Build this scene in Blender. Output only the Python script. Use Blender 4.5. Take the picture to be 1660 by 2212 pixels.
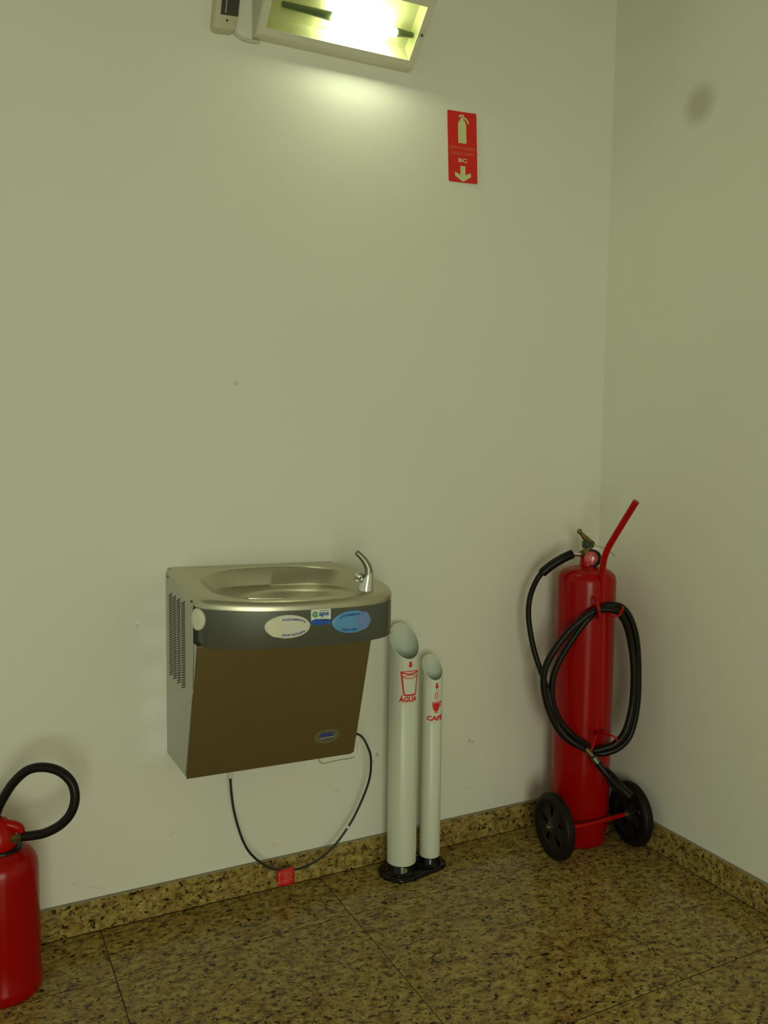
import bpy, bmesh, math, random
from mathutils import Vector, Matrix, noise
random.seed(7)
scn = bpy.context.scene
for o in list(bpy.data.objects): bpy.data.objects.remove(o)
COL = scn.collection

# ---------------------------------------------------------------- camera
cam_d = bpy.data.cameras.new('camera'); cam = bpy.data.objects.new('camera', cam_d); COL.objects.link(cam)
cam_d.sensor_fit = 'VERTICAL'; cam_d.sensor_height = 24.0; cam_d.lens = 1832.97/2212*24
cam_d.clip_start = 0.02
RIGHT = Vector((0.88965459, -0.45646536, 0.01241284)); DOWN = Vector((-0.02713486, -0.07998228, -0.99642688)); FWD = Vector((0.45582716, 0.88613893, -0.08354273))
mw = Matrix((RIGHT, -DOWN, -FWD)).transposed().to_4x4(); mw.translation = Vector((0, 0, 1.4))
cam.matrix_world = mw
scn.camera = cam
# ---------------------------------------------------------------- world, lights, exposure
W = bpy.data.worlds.new('world'); scn.world = W; W.use_nodes = True
bg = W.node_tree.nodes['Background']; bg.inputs[0].default_value = (0.94, 1.0, 0.665, 1); bg.inputs[1].default_value = 0.41
def area_light(name, loc, aim, sx, sy, power, col):
    d = bpy.data.lights.new(name, 'AREA'); d.shape = 'RECTANGLE'; d.size = sx; d.size_y = sy; d.energy = power; d.color = col
    o = bpy.data.objects.new(name, d); COL.objects.link(o); o.location = loc
    o.rotation_euler = (Vector(aim)-Vector(loc)).to_track_quat('-Z', 'Y').to_euler(); return o
area_light('unseen_fill_light', (-0.4, -2.3, 1.05), (0.9, 2.4, 0.8), 1.3, 1.6, 46, (0.945, 1.0, 0.75))  # unseen soft fill added behind the camera to lift the lower walls
scn.view_settings.view_transform = 'Standard'; scn.view_settings.look = 'None'
scn.view_settings.gamma = 1; scn.view_settings.exposure = 0.0; scn.view_settings.use_curve_mapping = False
LAMP_E = 52.0

# ---------------------------------------------------------------- room dimensions
D = 2.429; XR = 2.1516; HB = 0.0928; TB = 0.012; CEIL = 3.0

# ---------------------------------------------------------------- materials
def nmat(name):
    m = bpy.data.materials.new(name); m.use_nodes = True; return m, m.node_tree, m.node_tree.nodes['Principled BSDF']
def mat(name, col, rough=0.5, metal=0.0, spec=0.5, emit=None, es=0, coat=0, var=0.0, vscale=40, bump=0.0, bscale=200):
    m, nt, b = nmat(name)
    b.inputs['Base Color'].default_value = (*col, 1); b.inputs['Roughness'].default_value = rough
    b.inputs['Metallic'].default_value = metal; b.inputs['Specular IOR Level'].default_value = spec
    b.inputs['Coat Weight'].default_value = coat; b.inputs['Coat Roughness'].default_value = 0.06
    if emit: b.inputs['Emission Color'].default_value = (*emit, 1); b.inputs['Emission Strength'].default_value = es
    g = nt.nodes.new('ShaderNodeNewGeometry')
    if var:
        n = nt.nodes.new('ShaderNodeTexNoise'); n.inputs['Scale'].default_value = vscale; n.inputs['Detail'].default_value = 4
        nt.links.new(g.outputs['Position'], n.inputs['Vector'])
        mx = nt.nodes.new('ShaderNodeMix'); mx.data_type = 'RGBA'
        mx.inputs[6].default_value = (*[c*(1-var) for c in col], 1); mx.inputs[7].default_value = (*[min(1, c*(1+var)) for c in col], 1)
        nt.links.new(n.outputs['Fac'], mx.inputs[0]); nt.links.new(mx.outputs[2], b.inputs['Base Color'])
    if bump:
        n = nt.nodes.new('ShaderNodeTexNoise'); n.inputs['Scale'].default_value = bscale; n.inputs['Detail'].default_value = 3
        nt.links.new(g.outputs['Position'], n.inputs['Vector'])
        bp = nt.nodes.new('ShaderNodeBump'); bp.inputs['Strength'].default_value = bump; bp.inputs['Distance'].default_value = 0.002
        nt.links.new(n.outputs['Fac'], bp.inputs['Height']); nt.links.new(bp.outputs[0], b.inputs['Normal'])
    return m

def wall_material():
    m, nt, b = nmat('wall_paint'); N = nt.nodes; Lk = nt.links
    g = N.new('ShaderNodeNewGeometry')
    base = N.new('ShaderNodeTexNoise'); base.inputs['Scale'].default_value = 3.0; base.inputs['Detail'].default_value = 5
    Lk.new(g.outputs['Position'], base.inputs['Vector'])
    mx = N.new('ShaderNodeMix'); mx.data_type = 'RGBA'
    mx.inputs[6].default_value = (0.79, 0.79, 0.70, 1); mx.inputs[7].default_value = (0.84, 0.82, 0.73, 1)
    Lk.new(base.outputs['Fac'], mx.inputs[0]); cur = mx.outputs[2]
    def blot(cur, p, r0, r1, col, amt, wob=0.0):
        v = N.new('ShaderNodeVectorMath'); v.operation = 'DISTANCE'; v.inputs[1].default_value = p
        Lk.new(g.outputs['Position'], v.inputs[0])
        mr = N.new('ShaderNodeMapRange'); mr.interpolation_type = 'SMOOTHSTEP'
        mr.inputs['From Min'].default_value = r0; mr.inputs['From Max'].default_value = r1
        mr.inputs['To Min'].default_value = amt; mr.inputs['To Max'].default_value = 0
        Lk.new(v.outputs['Value'], mr.inputs['Value'])
        k = N.new('ShaderNodeMix'); k.data_type = 'RGBA'; k.inputs[7].default_value = (*col, 1)
        Lk.new(mr.outputs[0], k.inputs[0]); Lk.new(cur, k.inputs[6]); return k.outputs[2]
    cur = blot(cur, (XR, 2.03, 2.476), 0.02, 0.085, (0.45, 0.43, 0.32), 0.62)      # round dark spot on the right wall
    for p, r, a in (((0.7566, D, 1.5625), 0.012, .3), ((1.5975, D, 0.3588), 0.010, .5), ((1.612, D, 0.352), 0.007, .5), ((1.2349, D, 0.3676), 0.010, .45),
                    ((1.222, D, 0.345), 0.006, .5), ((1.09, D, 0.27), 0.012, .2), ((0.52, D, 0.60), 0.012, .15)):
        cur = blot(cur, p, r*0.3, r, (0.33, 0.31, 0.24), a)
    for p, r, a in (((0.515, D, 0.52), 0.06, .5), ((0.512, D, 0.62), 0.06, .5), ((0.508, D, 0.72), 0.055, .45), ((0.505, D, 0.83), 0.06, .5), ((0.512, D, 0.92), 0.05, .4), ((0.4662, D, 0.880), 0.010, .8)):
        cur = blot(cur, p, r*0.2, r, (0.92, 0.93, 0.88), a)           # touched-up paint beside the fountain
    cur = blot(cur, (0.4662, D, 0.868), 0.001, 0.006, (0.45, 0.42, 0.32), 0.5)
    for p, r, a in [((0.64+0.052*i, D, 1.038+0.004*(i % 2)), 0.052, .13) for i in range(9)]:
        cur = blot(cur, p, r*0.2, r, (0.55, 0.50, 0.32), a)           # splash grime above the basin
    # scuffs, strongest near the floor
    sp = N.new('ShaderNodeSeparateXYZ'); Lk.new(g.outputs['Position'], sp.inputs[0])
    low = N.new('ShaderNodeMapRange'); low.inputs['From Min'].default_value = 0.1; low.inputs['From Max'].default_value = 0.75
    low.inputs['To Min'].default_value = 0.55; low.inputs['To Max'].default_value = 0.0; Lk.new(sp.outputs['Z'], low.inputs['Value'])
    mp = N.new('ShaderNodeMapping'); mp.inputs['Scale'].default_value = (9, 9, 22); mp.inputs['Rotation'].default_value = (0, 0.5, 0); Lk.new(g.outputs['Position'], mp.inputs['Vector'])
    sn = N.new('ShaderNodeTexNoise'); sn.inputs['Scale'].default_value = 1.3; sn.inputs['Detail'].default_value = 8; sn.inputs['Roughness'].default_value = 0.7
    Lk.new(mp.outputs[0], sn.inputs['Vector'])
    rp = N.new('ShaderNodeMapRange'); rp.inputs['From Min'].default_value = 0.62; rp.inputs['From Max'].default_value = 0.72; Lk.new(sn.outputs['Fac'], rp.inputs['Value'])
    ml = N.new('ShaderNodeMath'); ml.operation = 'MULTIPLY'; Lk.new(rp.outputs[0], ml.inputs[0]); Lk.new(low.outputs[0], ml.inputs[1])
    k = N.new('ShaderNodeMix'); k.data_type = 'RGBA'; k.inputs[7].default_value = (0.5, 0.48, 0.38, 1)
    Lk.new(ml.outputs[0], k.inputs[0]); Lk.new(cur, k.inputs[6]); cur = k.outputs[2]
    Lk.new(cur, b.inputs['Base Color']); b.inputs['Roughness'].default_value = 0.75; b.inputs['Specular IOR Level'].default_value = 0.25
    bn = N.new('ShaderNodeTexNoise'); bn.inputs['Scale'].default_value = 45; bn.inputs['Detail'].default_value = 5; Lk.new(g.outputs['Position'], bn.inputs['Vector'])
    bp = N.new('ShaderNodeBump'); bp.inputs['Strength'].default_value = 0.08; bp.inputs['Distance'].default_value = 0.004
    Lk.new(bn.outputs['Fac'], bp.inputs['Height']); Lk.new(bp.outputs[0], b.inputs['Normal'])
    return m

def granite_material():
    m, nt, b = nmat('polished_granite'); N = nt.nodes; Lk = nt.links
    g = N.new('ShaderNodeNewGeometry'); oi = N.new('ShaderNodeObjectInfo')
    off = N.new('ShaderNodeVectorMath'); off.operation = 'SCALE'; off.inputs[0].default_value = (37, 19, 11); Lk.new(oi.outputs['Random'], off.inputs['Scale'])
    ad = N.new('ShaderNodeVectorMath'); Lk.new(g.outputs['Position'], ad.inputs[0]); Lk.new(off.outputs[0], ad.inputs[1])
    st = N.new('ShaderNodeMapping'); st.inputs['Scale'].default_value = (0.72, 1, 1); st.inputs['Rotation'].default_value = (0, 0, 0.25); Lk.new(ad.outputs[0], st.inputs['Vector'])
    def noi(s, d, r=0.55, dist=0.0):
        n = N.new('ShaderNodeTexNoise'); n.inputs['Scale'].default_value = s; n.inputs['Detail'].default_value = d; n.inputs['Roughness'].default_value = r; n.inputs['Distortion'].default_value = dist
        Lk.new(st.outputs[0], n.inputs['Vector']); return n
    n1 = noi(58, 6, 0.72)
    r1 = N.new('ShaderNodeValToRGB'); e = r1.color_ramp.elements
    e[0].position = 0.36; e[0].color = (0.055, 0.034, 0.011, 1); e[1].position = 0.68; e[1].color = (0.52, 0.40, 0.15, 1)
    q = e.new(0.45); q.color = (0.26, 0.18, 0.050, 1); q = e.new(0.55); q.color = (0.41, 0.30, 0.085, 1)
    Lk.new(n1.outputs['Fac'], r1.inputs[0])
    n4 = noi(17, 3)                                     # rusty and olive clouds
    r4 = N.new('ShaderNodeMapRange'); r4.inputs['From Min'].default_value = 0.5; r4.inputs['From Max'].default_value = 0.68; r4.inputs['To Max'].default_value = 0.45; Lk.new(n4.outputs['Fac'], r4.inputs['Value'])
    m4 = N.new('ShaderNodeMix'); m4.data_type = 'RGBA'; m4.inputs[7].default_value = (0.22, 0.10, 0.025, 1); Lk.new(r4.outputs[0], m4.inputs[0]); Lk.new(r1.outputs[0], m4.inputs[6])
    n5 = noi(23, 3); 
    r5 = N.new('ShaderNodeMapRange'); r5.inputs['From Min'].default_value = 0.55; r5.inputs['From Max'].default_value = 0.70; r5.inputs['To Max'].default_value = 0.3; Lk.new(n5.outputs['Fac'], r5.inputs['Value'])
    m5 = N.new('ShaderNodeMix'); m5.data_type = 'RGBA'; m5.inputs[7].default_value = (0.20, 0.17, 0.10, 1); Lk.new(r5.outputs[0], m5.inputs[0]); Lk.new(m4.outputs[2], m5.inputs[6])
    n2 = noi(78, 3, 0.55, 0.0)                           # dark mica specks
    r2 = N.new('ShaderNodeMapRange'); r2.inputs['From Min'].default_value = 0.60; r2.inputs['From Max'].default_value = 0.65; Lk.new(n2.outputs['Fac'], r2.inputs['Value'])
    m2 = N.new('ShaderNodeMix'); m2.data_type = 'RGBA'; m2.inputs[7].default_value = (0.022, 0.013, 0.008, 1); Lk.new(r2.outputs[0], m2.inputs[0]); Lk.new(m5.outputs[2], m2.inputs[6])
    n3 = noi(150, 2)
    r3 = N.new('ShaderNodeMapRange'); r3.inputs['From Min'].default_value = 0.58; r3.inputs['From Max'].default_value = 0.68; r3.inputs['To Max'].default_value = 0.75; Lk.new(n3.outputs['Fac'], r3.inputs['Value'])
    m3 = N.new('ShaderNodeMix'); m3.data_type = 'RGBA'; m3.inputs[7].default_value = (0.04, 0.022, 0.010, 1); Lk.new(r3.outputs[0], m3.inputs[0]); Lk.new(m2.outputs[2], m3.inputs[6])
    Lk.new(m3.outputs[2], b.inputs['Base Color'])
    b.inputs['Roughness'].default_value = 0.14; b.inputs['Specular IOR Level'].default_value = 0.26
    return m

M_wall = wall_material()
M_granite = granite_material()
M_ceil = mat('ceiling_paint', (0.42, 0.42, 0.37), 0.8, var=0.03, vscale=5)
M_grout = mat('grout', (0.07, 0.045, 0.015), 0.8, var=0.2, vscale=60)
M_mortar = mat('old_mortar', (0.30, 0.27, 0.17), 0.9, var=0.3, vscale=80, bump=0.5)
def brushed(name, col, rough, axis_scale=(4, 4, 260), metal=1.0):
    m, nt, b = nmat(name); N = nt.nodes; Lk = nt.links
    b.inputs['Base Color'].default_value = (*col, 1); b.inputs['Metallic'].default_value = metal
    g = N.new('ShaderNodeNewGeometry'); mp = N.new('ShaderNodeMapping'); mp.inputs['Scale'].default_value = axis_scale
    Lk.new(g.outputs['Position'], mp.inputs['Vector'])
    n = N.new('ShaderNodeTexNoise'); n.inputs['Scale'].default_value = 3; n.inputs['Detail'].default_value = 3; Lk.new(mp.outputs[0], n.inputs['Vector'])
    mr = N.new('ShaderNodeMapRange'); mr.inputs['To Min'].default_value = rough-0.05; mr.inputs['To Max'].default_value = rough+0.06
    Lk.new(n.outputs['Fac'], mr.inputs['Value']); Lk.new(mr.outputs[0], b.inputs['Roughness']); return m
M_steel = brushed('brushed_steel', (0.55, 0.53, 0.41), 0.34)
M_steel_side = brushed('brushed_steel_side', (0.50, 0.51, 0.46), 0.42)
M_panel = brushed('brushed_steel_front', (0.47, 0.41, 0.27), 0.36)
M_band = brushed('grey_satin_band', (0.115, 0.125, 0.095), 0.36, metal=0.35)
M_dark = mat('dark_void', (0.012, 0.012, 0.010), 0.7, var=0.1)
M_chrome = mat('chrome', (0.75, 0.74, 0.70), 0.10, 1.0, var=0.03)
M_btn_white = mat('cream_plastic', (0.72, 0.72, 0.60), 0.35, var=0.03)
M_btn_disc = mat('ivory_plastic', (0.72, 0.70, 0.50), 0.35, var=0.03)
M_btn_blue = mat('blue_plastic', (0.12, 0.33, 0.66), 0.35, var=0.04)
M_btn_violet = mat('violet_plastic', (0.17, 0.28, 0.60), 0.35, var=0.04)
M_ink_blue = mat('blue_ink', (0.03, 0.035, 0.42), 0.5, var=0.05)
M_ink_navy = mat('navy_ink', (0.02, 0.07, 0.36), 0.5, var=0.05)
M_green = mat('green_ink', (0.03, 0.30, 0.10), 0.5, var=0.05)
M_label = mat('white_label', (0.80, 0.82, 0.72), 0.4, var=0.03)
M_label_blue = mat('blue_label', (0.015, 0.10, 0.52), 0.4, var=0.05)
M_label_pale = mat('pale_green_ink', (0.36, 0.58, 0.42), 0.5, var=0.05)
M_badge = mat('dull_gold_badge', (0.21, 0.19, 0.085), 0.45, 0.3, var=0.08)
M_ink_brand = mat('indigo_ink', (0.035, 0.05, 0.27), 0.5, var=0.05)
M_rubber = mat('black_rubber', (0.008, 0.007, 0.0055), 0.34, spec=0.22, var=0.2, vscale=60)
M_tire = mat('tyre_rubber', (0.009, 0.0075, 0.0055), 0.5, spec=0.22, var=0.25, vscale=60)
M_rim = mat('dark_wheel_disc', (0.015, 0.015, 0.017), 0.4, spec=0.35, var=0.2, vscale=60)
M_hub = mat('dull_metal', (0.15, 0.14, 0.10), 0.4, 0.8, var=0.1)
M_red = mat('red_enamel', (0.35, 0.0020, 0.0018), 0.22, spec=0.22, var=0.08, vscale=12)
M_red2 = mat('red_enamel_bright', (0.42, 0.0025, 0.0020), 0.26, spec=0.22, var=0.06, vscale=12)
M_brass = mat('old_brass', (0.22, 0.16, 0.06), 0.42, 0.9, var=0.2, vscale=80)
M_gunmetal = mat('gunmetal', (0.07, 0.08, 0.085), 0.35, 0.8, var=0.1)
M_gauge = mat('gauge_face_red', (0.60, 0.07, 0.07), 0.25, var=0.1, coat=0.8)
M_gauge_g = mat('gauge_green', (0.10, 0.28, 0.05), 0.3, var=0.1)
M_pvc = mat('white_pvc', (0.70, 0.73, 0.62), 0.36, var=0.02)
M_pvc_in = mat('pvc_inside', (0.62, 0.66, 0.57), 0.6, var=0.02)
M_black = mat('black_gloss', (0.006, 0.005, 0.006), 0.13, spec=0.3, var=0.1)
M_print = mat('red_print', (0.72, 0.02, 0.012), 0.5, var=0.04)
M_sign = mat('sign_red', (0.70, 0.012, 0.006), 0.45, var=0.05)
M_sign_ink = mat('sign_glow_paint', (0.62, 0.66, 0.34), 0.5, var=0.04)
M_sign_txt = mat('sign_small_print', (0.68, 0.16, 0.035), 0.5, var=0.04)
M_cord = mat('black_cord', (0.02, 0.02, 0.022), 0.4, var=0.15)
M_tag = mat('red_tag', (0.66, 0.015, 0.012), 0.35, var=0.08, vscale=80)
M_tag_ink = mat('faded_print', (0.62, 0.20, 0.13), 0.5, var=0.1)
M_case = mat('beige_plastic', (0.56, 0.53, 0.36), 0.5, var=0.04)
M_frame = mat('lamp_frame_enamel', (0.66, 0.65, 0.52), 0.5, var=0.03)
M_refl = mat('lamp_reflector', (0.50, 0.51, 0.27), 0.5, var=0.03)
M_holder = mat('lamp_holder', (0.07, 0.10, 0.035), 0.5, var=0.05)
M_tube = mat('glowing_tube', (1, 1, 1), 0.5, emit=(0.93, 1.0, 0.72), es=LAMP_E)
M_copper = mat('holographic_sticker', (0.25, 0.33, 0.10), 0.25, 0.5, var=0.6, vscale=160)
M_smoke = mat('smoked_window', (0.06, 0.06, 0.045), 0.12, var=0.1)
M_copper2 = mat('wire_steel', (0.10, 0.11, 0.12), 0.4, 0.6, var=0.1)
def glass_material():
    m = bpy.data.materials.new('clear_pane'); m.use_nodes = True; nt = m.node_tree; nt.nodes.clear()
    o = nt.nodes.new('ShaderNodeOutputMaterial'); t = nt.nodes.new('ShaderNodeBsdfTransparent'); t.inputs[0].default_value = (0.97, 1, 0.93, 1)
    gl = nt.nodes.new('ShaderNodeBsdfGlossy'); gl.inputs['Roughness'].default_value = 0.08
    mx = nt.nodes.new('ShaderNodeMixShader'); mx.inputs[0].default_value = 0.06; nt.links.new(t.outputs[0], mx.inputs[1]); nt.links.new(gl.outputs[0], mx.inputs[2]); nt.links.new(mx.outputs[0], o.inputs[0]); return m
M_glass = glass_material()

# ---------------------------------------------------------------- helpers
def link(o, parent=None):
    COL.objects.link(o)
    if parent:
        o.parent = parent; o.matrix_parent_inverse = parent_world(parent).inverted()
    return o
PW = {}
def parent_world(p): return PW.get(p.name, Matrix.Identity(4))
def thing(name, loc, label, cat, group=None):
    o = bpy.data.objects.new(name, None); COL.objects.link(o); o.location = loc; o.empty_display_size = 0.05
    PW[o.name] = Matrix.Translation(Vector(loc)); o['label'] = label; o['category'] = cat
    if group: o['group'] = group
    return o
def obj(name, bm, m, parent=None, smooth=False, angle=None):
    bmesh.ops.recalc_face_normals(bm, faces=bm.faces[:])
    me = bpy.data.meshes.new(name); bm.to_mesh(me); bm.free()
    for p in me.polygons: p.use_smooth = smooth
    if m: me.materials.append(m)
    o = bpy.data.objects.new(name, me); link(o, parent)
    if smooth and angle is not None: me.set_sharp_from_angle(angle=math.radians(angle))
    return o
def tag(o, label, cat, group=None):
    o['label'] = label; o['category'] = cat
    if group: o['group'] = group
    return o
def box(bm, a, b, bev=0, seg=2):
    a = Vector(a); b = Vector(b); n = bmesh.new()
    bmesh.ops.create_cube(n, size=1)
    for v in n.verts: v.co = Vector([(a[i]+b[i])/2 + v.co[i]*(b[i]-a[i]) for i in range(3)])
    if bev: bmesh.ops.bevel(n, geom=n.edges[:], offset=bev, segments=seg, affect='EDGES', profile=0.5)
    join(bm, n); return bm
def join(bm, n, f=None):
    mp = {}
    for v in n.verts: mp[v] = bm.verts.new(f(v.co) if f else v.co)
    for fa in n.faces:
        try: bm.faces.new([mp[v] for v in fa.verts])
        except ValueError: pass
    n.free(); return bm
def spline(pts, k=6, closed=False):
    P = [Vector(p) for p in pts]; n = len(P); out = []
    rng = range(n) if closed else range(n-1)
    for i in rng:
        if closed: a, b, c, d = P[i-1], P[i], P[(i+1) % n], P[(i+2) % n]
        else: a, b, c, d = P[max(i-1, 0)], P[i], P[i+1], P[min(i+2, n-1)]
        for j in range(k):
            t = j/k; t2 = t*t; t3 = t2*t
            out.append(0.5*((2*b)+(c-a)*t+(2*a-5*b+4*c-d)*t2+(3*b-a-3*c+d)*t3))
    if not closed: out.append(P[-1].copy())
    return out
def sweep(bm, pts, r, seg=12, cap=True, flat=None):
    """round tube along pts; r a number or list of radii"""
    P = [Vector(p) for p in pts]; n = len(P)
    R = r if isinstance(r, (list, tuple)) else [r]*n
    T = [((P[min(i+1, n-1)]-P[max(i-1, 0)]).normalized()) for i in range(n)]
    u = T[0].orthogonal().normalized(); rings = []
    for i in range(n):
        u = (u - T[i]*u.dot(T[i])).normalized(); w = T[i].cross(u)
        rings.append([bm.verts.new(P[i]+R[i]*(math.cos(2*math.pi*k/seg)*u+math.sin(2*math.pi*k/seg)*w)) for k in range(seg)])
    for i in range(n-1):
        for k in range(seg): bm.faces.new((rings[i][k], rings[i][(k+1) % seg], rings[i+1][(k+1) % seg], rings[i+1][k]))
    if cap: bm.faces.new(rings[0][::-1]); bm.faces.new(rings[-1])
    return bm
def lathe(bm, prof, c=(0, 0, 0), ax=(0, 0, 1), seg=48, capA=True, capB=True):
    """prof: list of (r, h) along ax from c"""
    ax = Vector(ax).normalized(); c = Vector(c); u = ax.orthogonal().normalized() if abs(ax.z) < .99 else Vector((1, 0, 0)); w = ax.cross(u); rings = []
    for r, h in prof:
        if r < 1e-6: rings.append([bm.verts.new(c+ax*h)])
        else: rings.append([bm.verts.new(c+ax*h+r*(math.cos(2*math.pi*k/seg)*u+math.sin(2*math.pi*k/seg)*w)) for k in range(seg)])
    for i in range(len(rings)-1):
        A, B = rings[i], rings[i+1]
        for k in range(seg):
            k2 = (k+1) % seg
            if len(A) == 1 and len(B) == 1: continue
            if len(A) == 1: bm.faces.new((A[0], B[k2], B[k]))
            elif len(B) == 1: bm.faces.new((A[k], A[k2], B[0]))
            else: bm.faces.new((A[k], A[k2], B[k2], B[k]))
    if capA and len(rings[0]) > 1: bm.faces.new(rings[0][::-1])
    if capB and len(rings[-1]) > 1: bm.faces.new(rings[-1])
    return bm
def poly2d(pts):
    n = bmesh.new(); f = n.faces.new([n.verts.new((x, y, 0)) for x, y in pts]); bmesh.ops.triangulate(n, faces=[f], ngon_method='EAR_CLIP'); return n
def ellipse2d(cx, cy, a, b, n=40, rot=0):
    c, s = math.cos(rot), math.sin(rot)
    return [(cx+a*math.cos(t)*c-b*math.sin(t)*s, cy+a*math.cos(t)*s+b*math.sin(t)*c) for t in [2*math.pi*i/n for i in range(n)]]
def rrect2d(x0, y0, x1, y1, r, k=5):
    out = []
    for cx, cy, a0 in ((x1-r, y1-r, 0), (x0+r, y1-r, 90), (x0+r, y0+r, 180), (x1-r, y0+r, 270)):
        for i in range(k+1):
            a = math.radians(a0+90*i/k); out.append((cx+r*math.cos(a), cy+r*math.sin(a)))
    return out
def stroke2d(pts, w):
    """ribbon of width w along pts"""
    n = bmesh.new(); P = [Vector((*p, 0)) for p in pts]; L = []
    for i in range(len(P)):
        t = (P[min(i+1, len(P)-1)]-P[max(i-1, 0)]).normalized(); s = Vector((-t.y, t.x, 0))*w/2
        L.append((n.verts.new(P[i]+s), n.verts.new(P[i]-s)))
    for i in range(len(L)-1): n.faces.new((L[i][0], L[i+1][0], L[i+1][1], L[i][1]))
    return n
def text2d(s, size, cx=0, cy=0, align='CENTER', sx=1.0, bold=0.0, width=None):
    cu = bpy.data.curves.new('t', 'FONT'); cu.body = s; cu.size = size; cu.align_x = align; cu.align_y = 'CENTER'; cu.offset = bold; cu.resolution_u = 3
    o = bpy.data.objects.new('t', cu); COL.objects.link(o)
    me = bpy.data.meshes.new_from_object(o, depsgraph=bpy.context.evaluated_depsgraph_get())
    n = bmesh.new(); n.from_mesh(me)
    COL.objects.unlink(o); bpy.data.objects.remove(o); bpy.data.meshes.remove(me)
    if width and n.verts:
        w = max(v.co.x for v in n.verts)-min(v.co.x for v in n.verts); sx = width/w
    for v in n.verts: v.co = Vector((v.co.x*sx+cx, v.co.y+cy, 0))
    return n
def cut_u(n, step):
    if not n.verts: return n
    a = min(v.co.x for v in n.verts); b = max(v.co.x for v in n.verts); u = math.floor(a/step)*step+step
    while u < b:
        bmesh.ops.bisect_plane(n, geom=n.verts[:]+n.edges[:]+n.faces[:], plane_co=(u, 0, 0), plane_no=(1, 0, 0)); u += step
    return n
def decal(bm, n2d, f, h, step=None):
    """lay a flat 2-D shape on a surface: f(u, v, h) -> point"""
    if step: cut_u(n2d, step)
    join(bm, n2d, lambda c: f(c.x, c.y, h)); return bm
def slab(bm, pts, f, h0, h1, step=None):
    """2-D outline as a thin raised plate on a surface"""
    top = poly2d(pts)
    if step: cut_u(top, step)
    mp0, mp1 = {}, {}
    for v in top.verts: mp0[v] = bm.verts.new(f(v.co.x, v.co.y, h0)); mp1[v] = bm.verts.new(f(v.co.x, v.co.y, h1))
    for fa in top.faces: bm.faces.new([mp1[v] for v in fa.verts])
    for e in top.edges:
        if len(e.link_faces) == 1: a, b = e.verts; bm.faces.new((mp0[a], mp0[b], mp1[b], mp1[a]))
    top.free(); return bm
def bent_text(n, fn):
    for v in n.verts:
        v.co = Vector((*fn(v.co.x, v.co.y), 0))
    return n

# ================================================================ SETTING
def struct(name, bm, m):
    o = obj(name, bm, m); o['kind'] = 'structure'; return o
b = bmesh.new(); box(b, (-2.6, D, -0.05), (XR+0.15, D+0.15, CEIL)); struct('wall_back', b, M_wall)
b = bmesh.new(); box(b, (XR, -3.4, -0.05), (XR+0.15, D, CEIL)); struct('wall_right', b, M_wall)
b = bmesh.new(); box(b, (-2.6, -3.4, CEIL), (XR+0.15, D+0.15, CEIL+0.12)); struct('ceiling', b, M_ceil)
b = bmesh.new(); box(b, (-2.6, -3.4, -0.10), (XR, D, -0.0022)); floor = struct('floor', b, M_grout)
# granite floor tiles, each its own slab
X0, SX, Y0, SY, GAP = 0.352, 0.6764, 2.178, 0.6593, 0.0024
tile_meshes = {}
xs = [X0+k*SX for k in range(-4, 3)]; ys = [Y0-k*SY for k in range(0, 8)]
xcells = [(a, a+SX) for a in xs]; xcells[-1] = (xs[-1], XR-TB+GAP/2); ycells = [(Y0, D-TB+GAP/2)]+[(y-SY, y) for y in ys]
for (ya, yb) in ycells:
    for (xa, xb) in xcells:
        w, d = round(xb-xa-GAP, 4), round(yb-ya-0.0038, 4)
        if (w, d) not in tile_meshes:
            n = bmesh.new(); box(n, (-w/2, -d/2, -0.018), (w/2, d/2, 0.0), 0)
            top = [e for e in n.edges if all(abs(v.co.z) < 1e-6 for v in e.verts)]
            bmesh.ops.bevel(n, geom=top, offset=0.0012, segments=1, affect='EDGES')
            bmesh.ops.recalc_face_normals(n, faces=n.faces[:])
            me = bpy.data.meshes.new('floor_tile'); n.to_mesh(me); n.free(); me.materials.append(M_granite); tile_meshes[(w, d)] = me
        o = bpy.data.objects.new('floor_tile', tile_meshes[(w, d)]); COL.objects.link(o); o.parent = floor
        o.location = ((xa+xb)/2, (ya+yb)/2, 0)
# granite skirting in separate pieces with a rough mortar line on top
def skirting(name, along_x, lo, hi, cuts):
    n = bmesh.new()
    if along_x: box(n, (lo, D-TB+0.002, 0.0), (hi, D, HB+0.0018))
    else: box(n, (XR-TB+0.002, lo, 0.0), (XR, hi, HB+0.0018))
    root = struct(name, n, M_mortar)
    cuts = sorted(cuts); cs = [lo]+[c for c in cuts if lo < c < hi]+[hi]
    for a, c in zip(cs[:-1], cs[1:]):
        n = bmesh.new()
        if along_x: box(n, (a+0.0006, D-TB, 0.0005), (c-0.0006, D-0.001, HB-0.0012), 0.0012, 1)
        else: box(n, (XR-TB, a+0.0006, 0.0005), (XR-0.001, c-0.0006, HB-0.0012), 0.0012, 1)
        obj('skirting_piece', n, M_granite, root)
skirting('baseboard_back', True, -2.6, XR-TB, [X0+k*SX for k in range(-4, 3)])
skirting('baseboard_right', False, -3.4, D, [Y0-k*SY for k in range(0, 9)])

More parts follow.
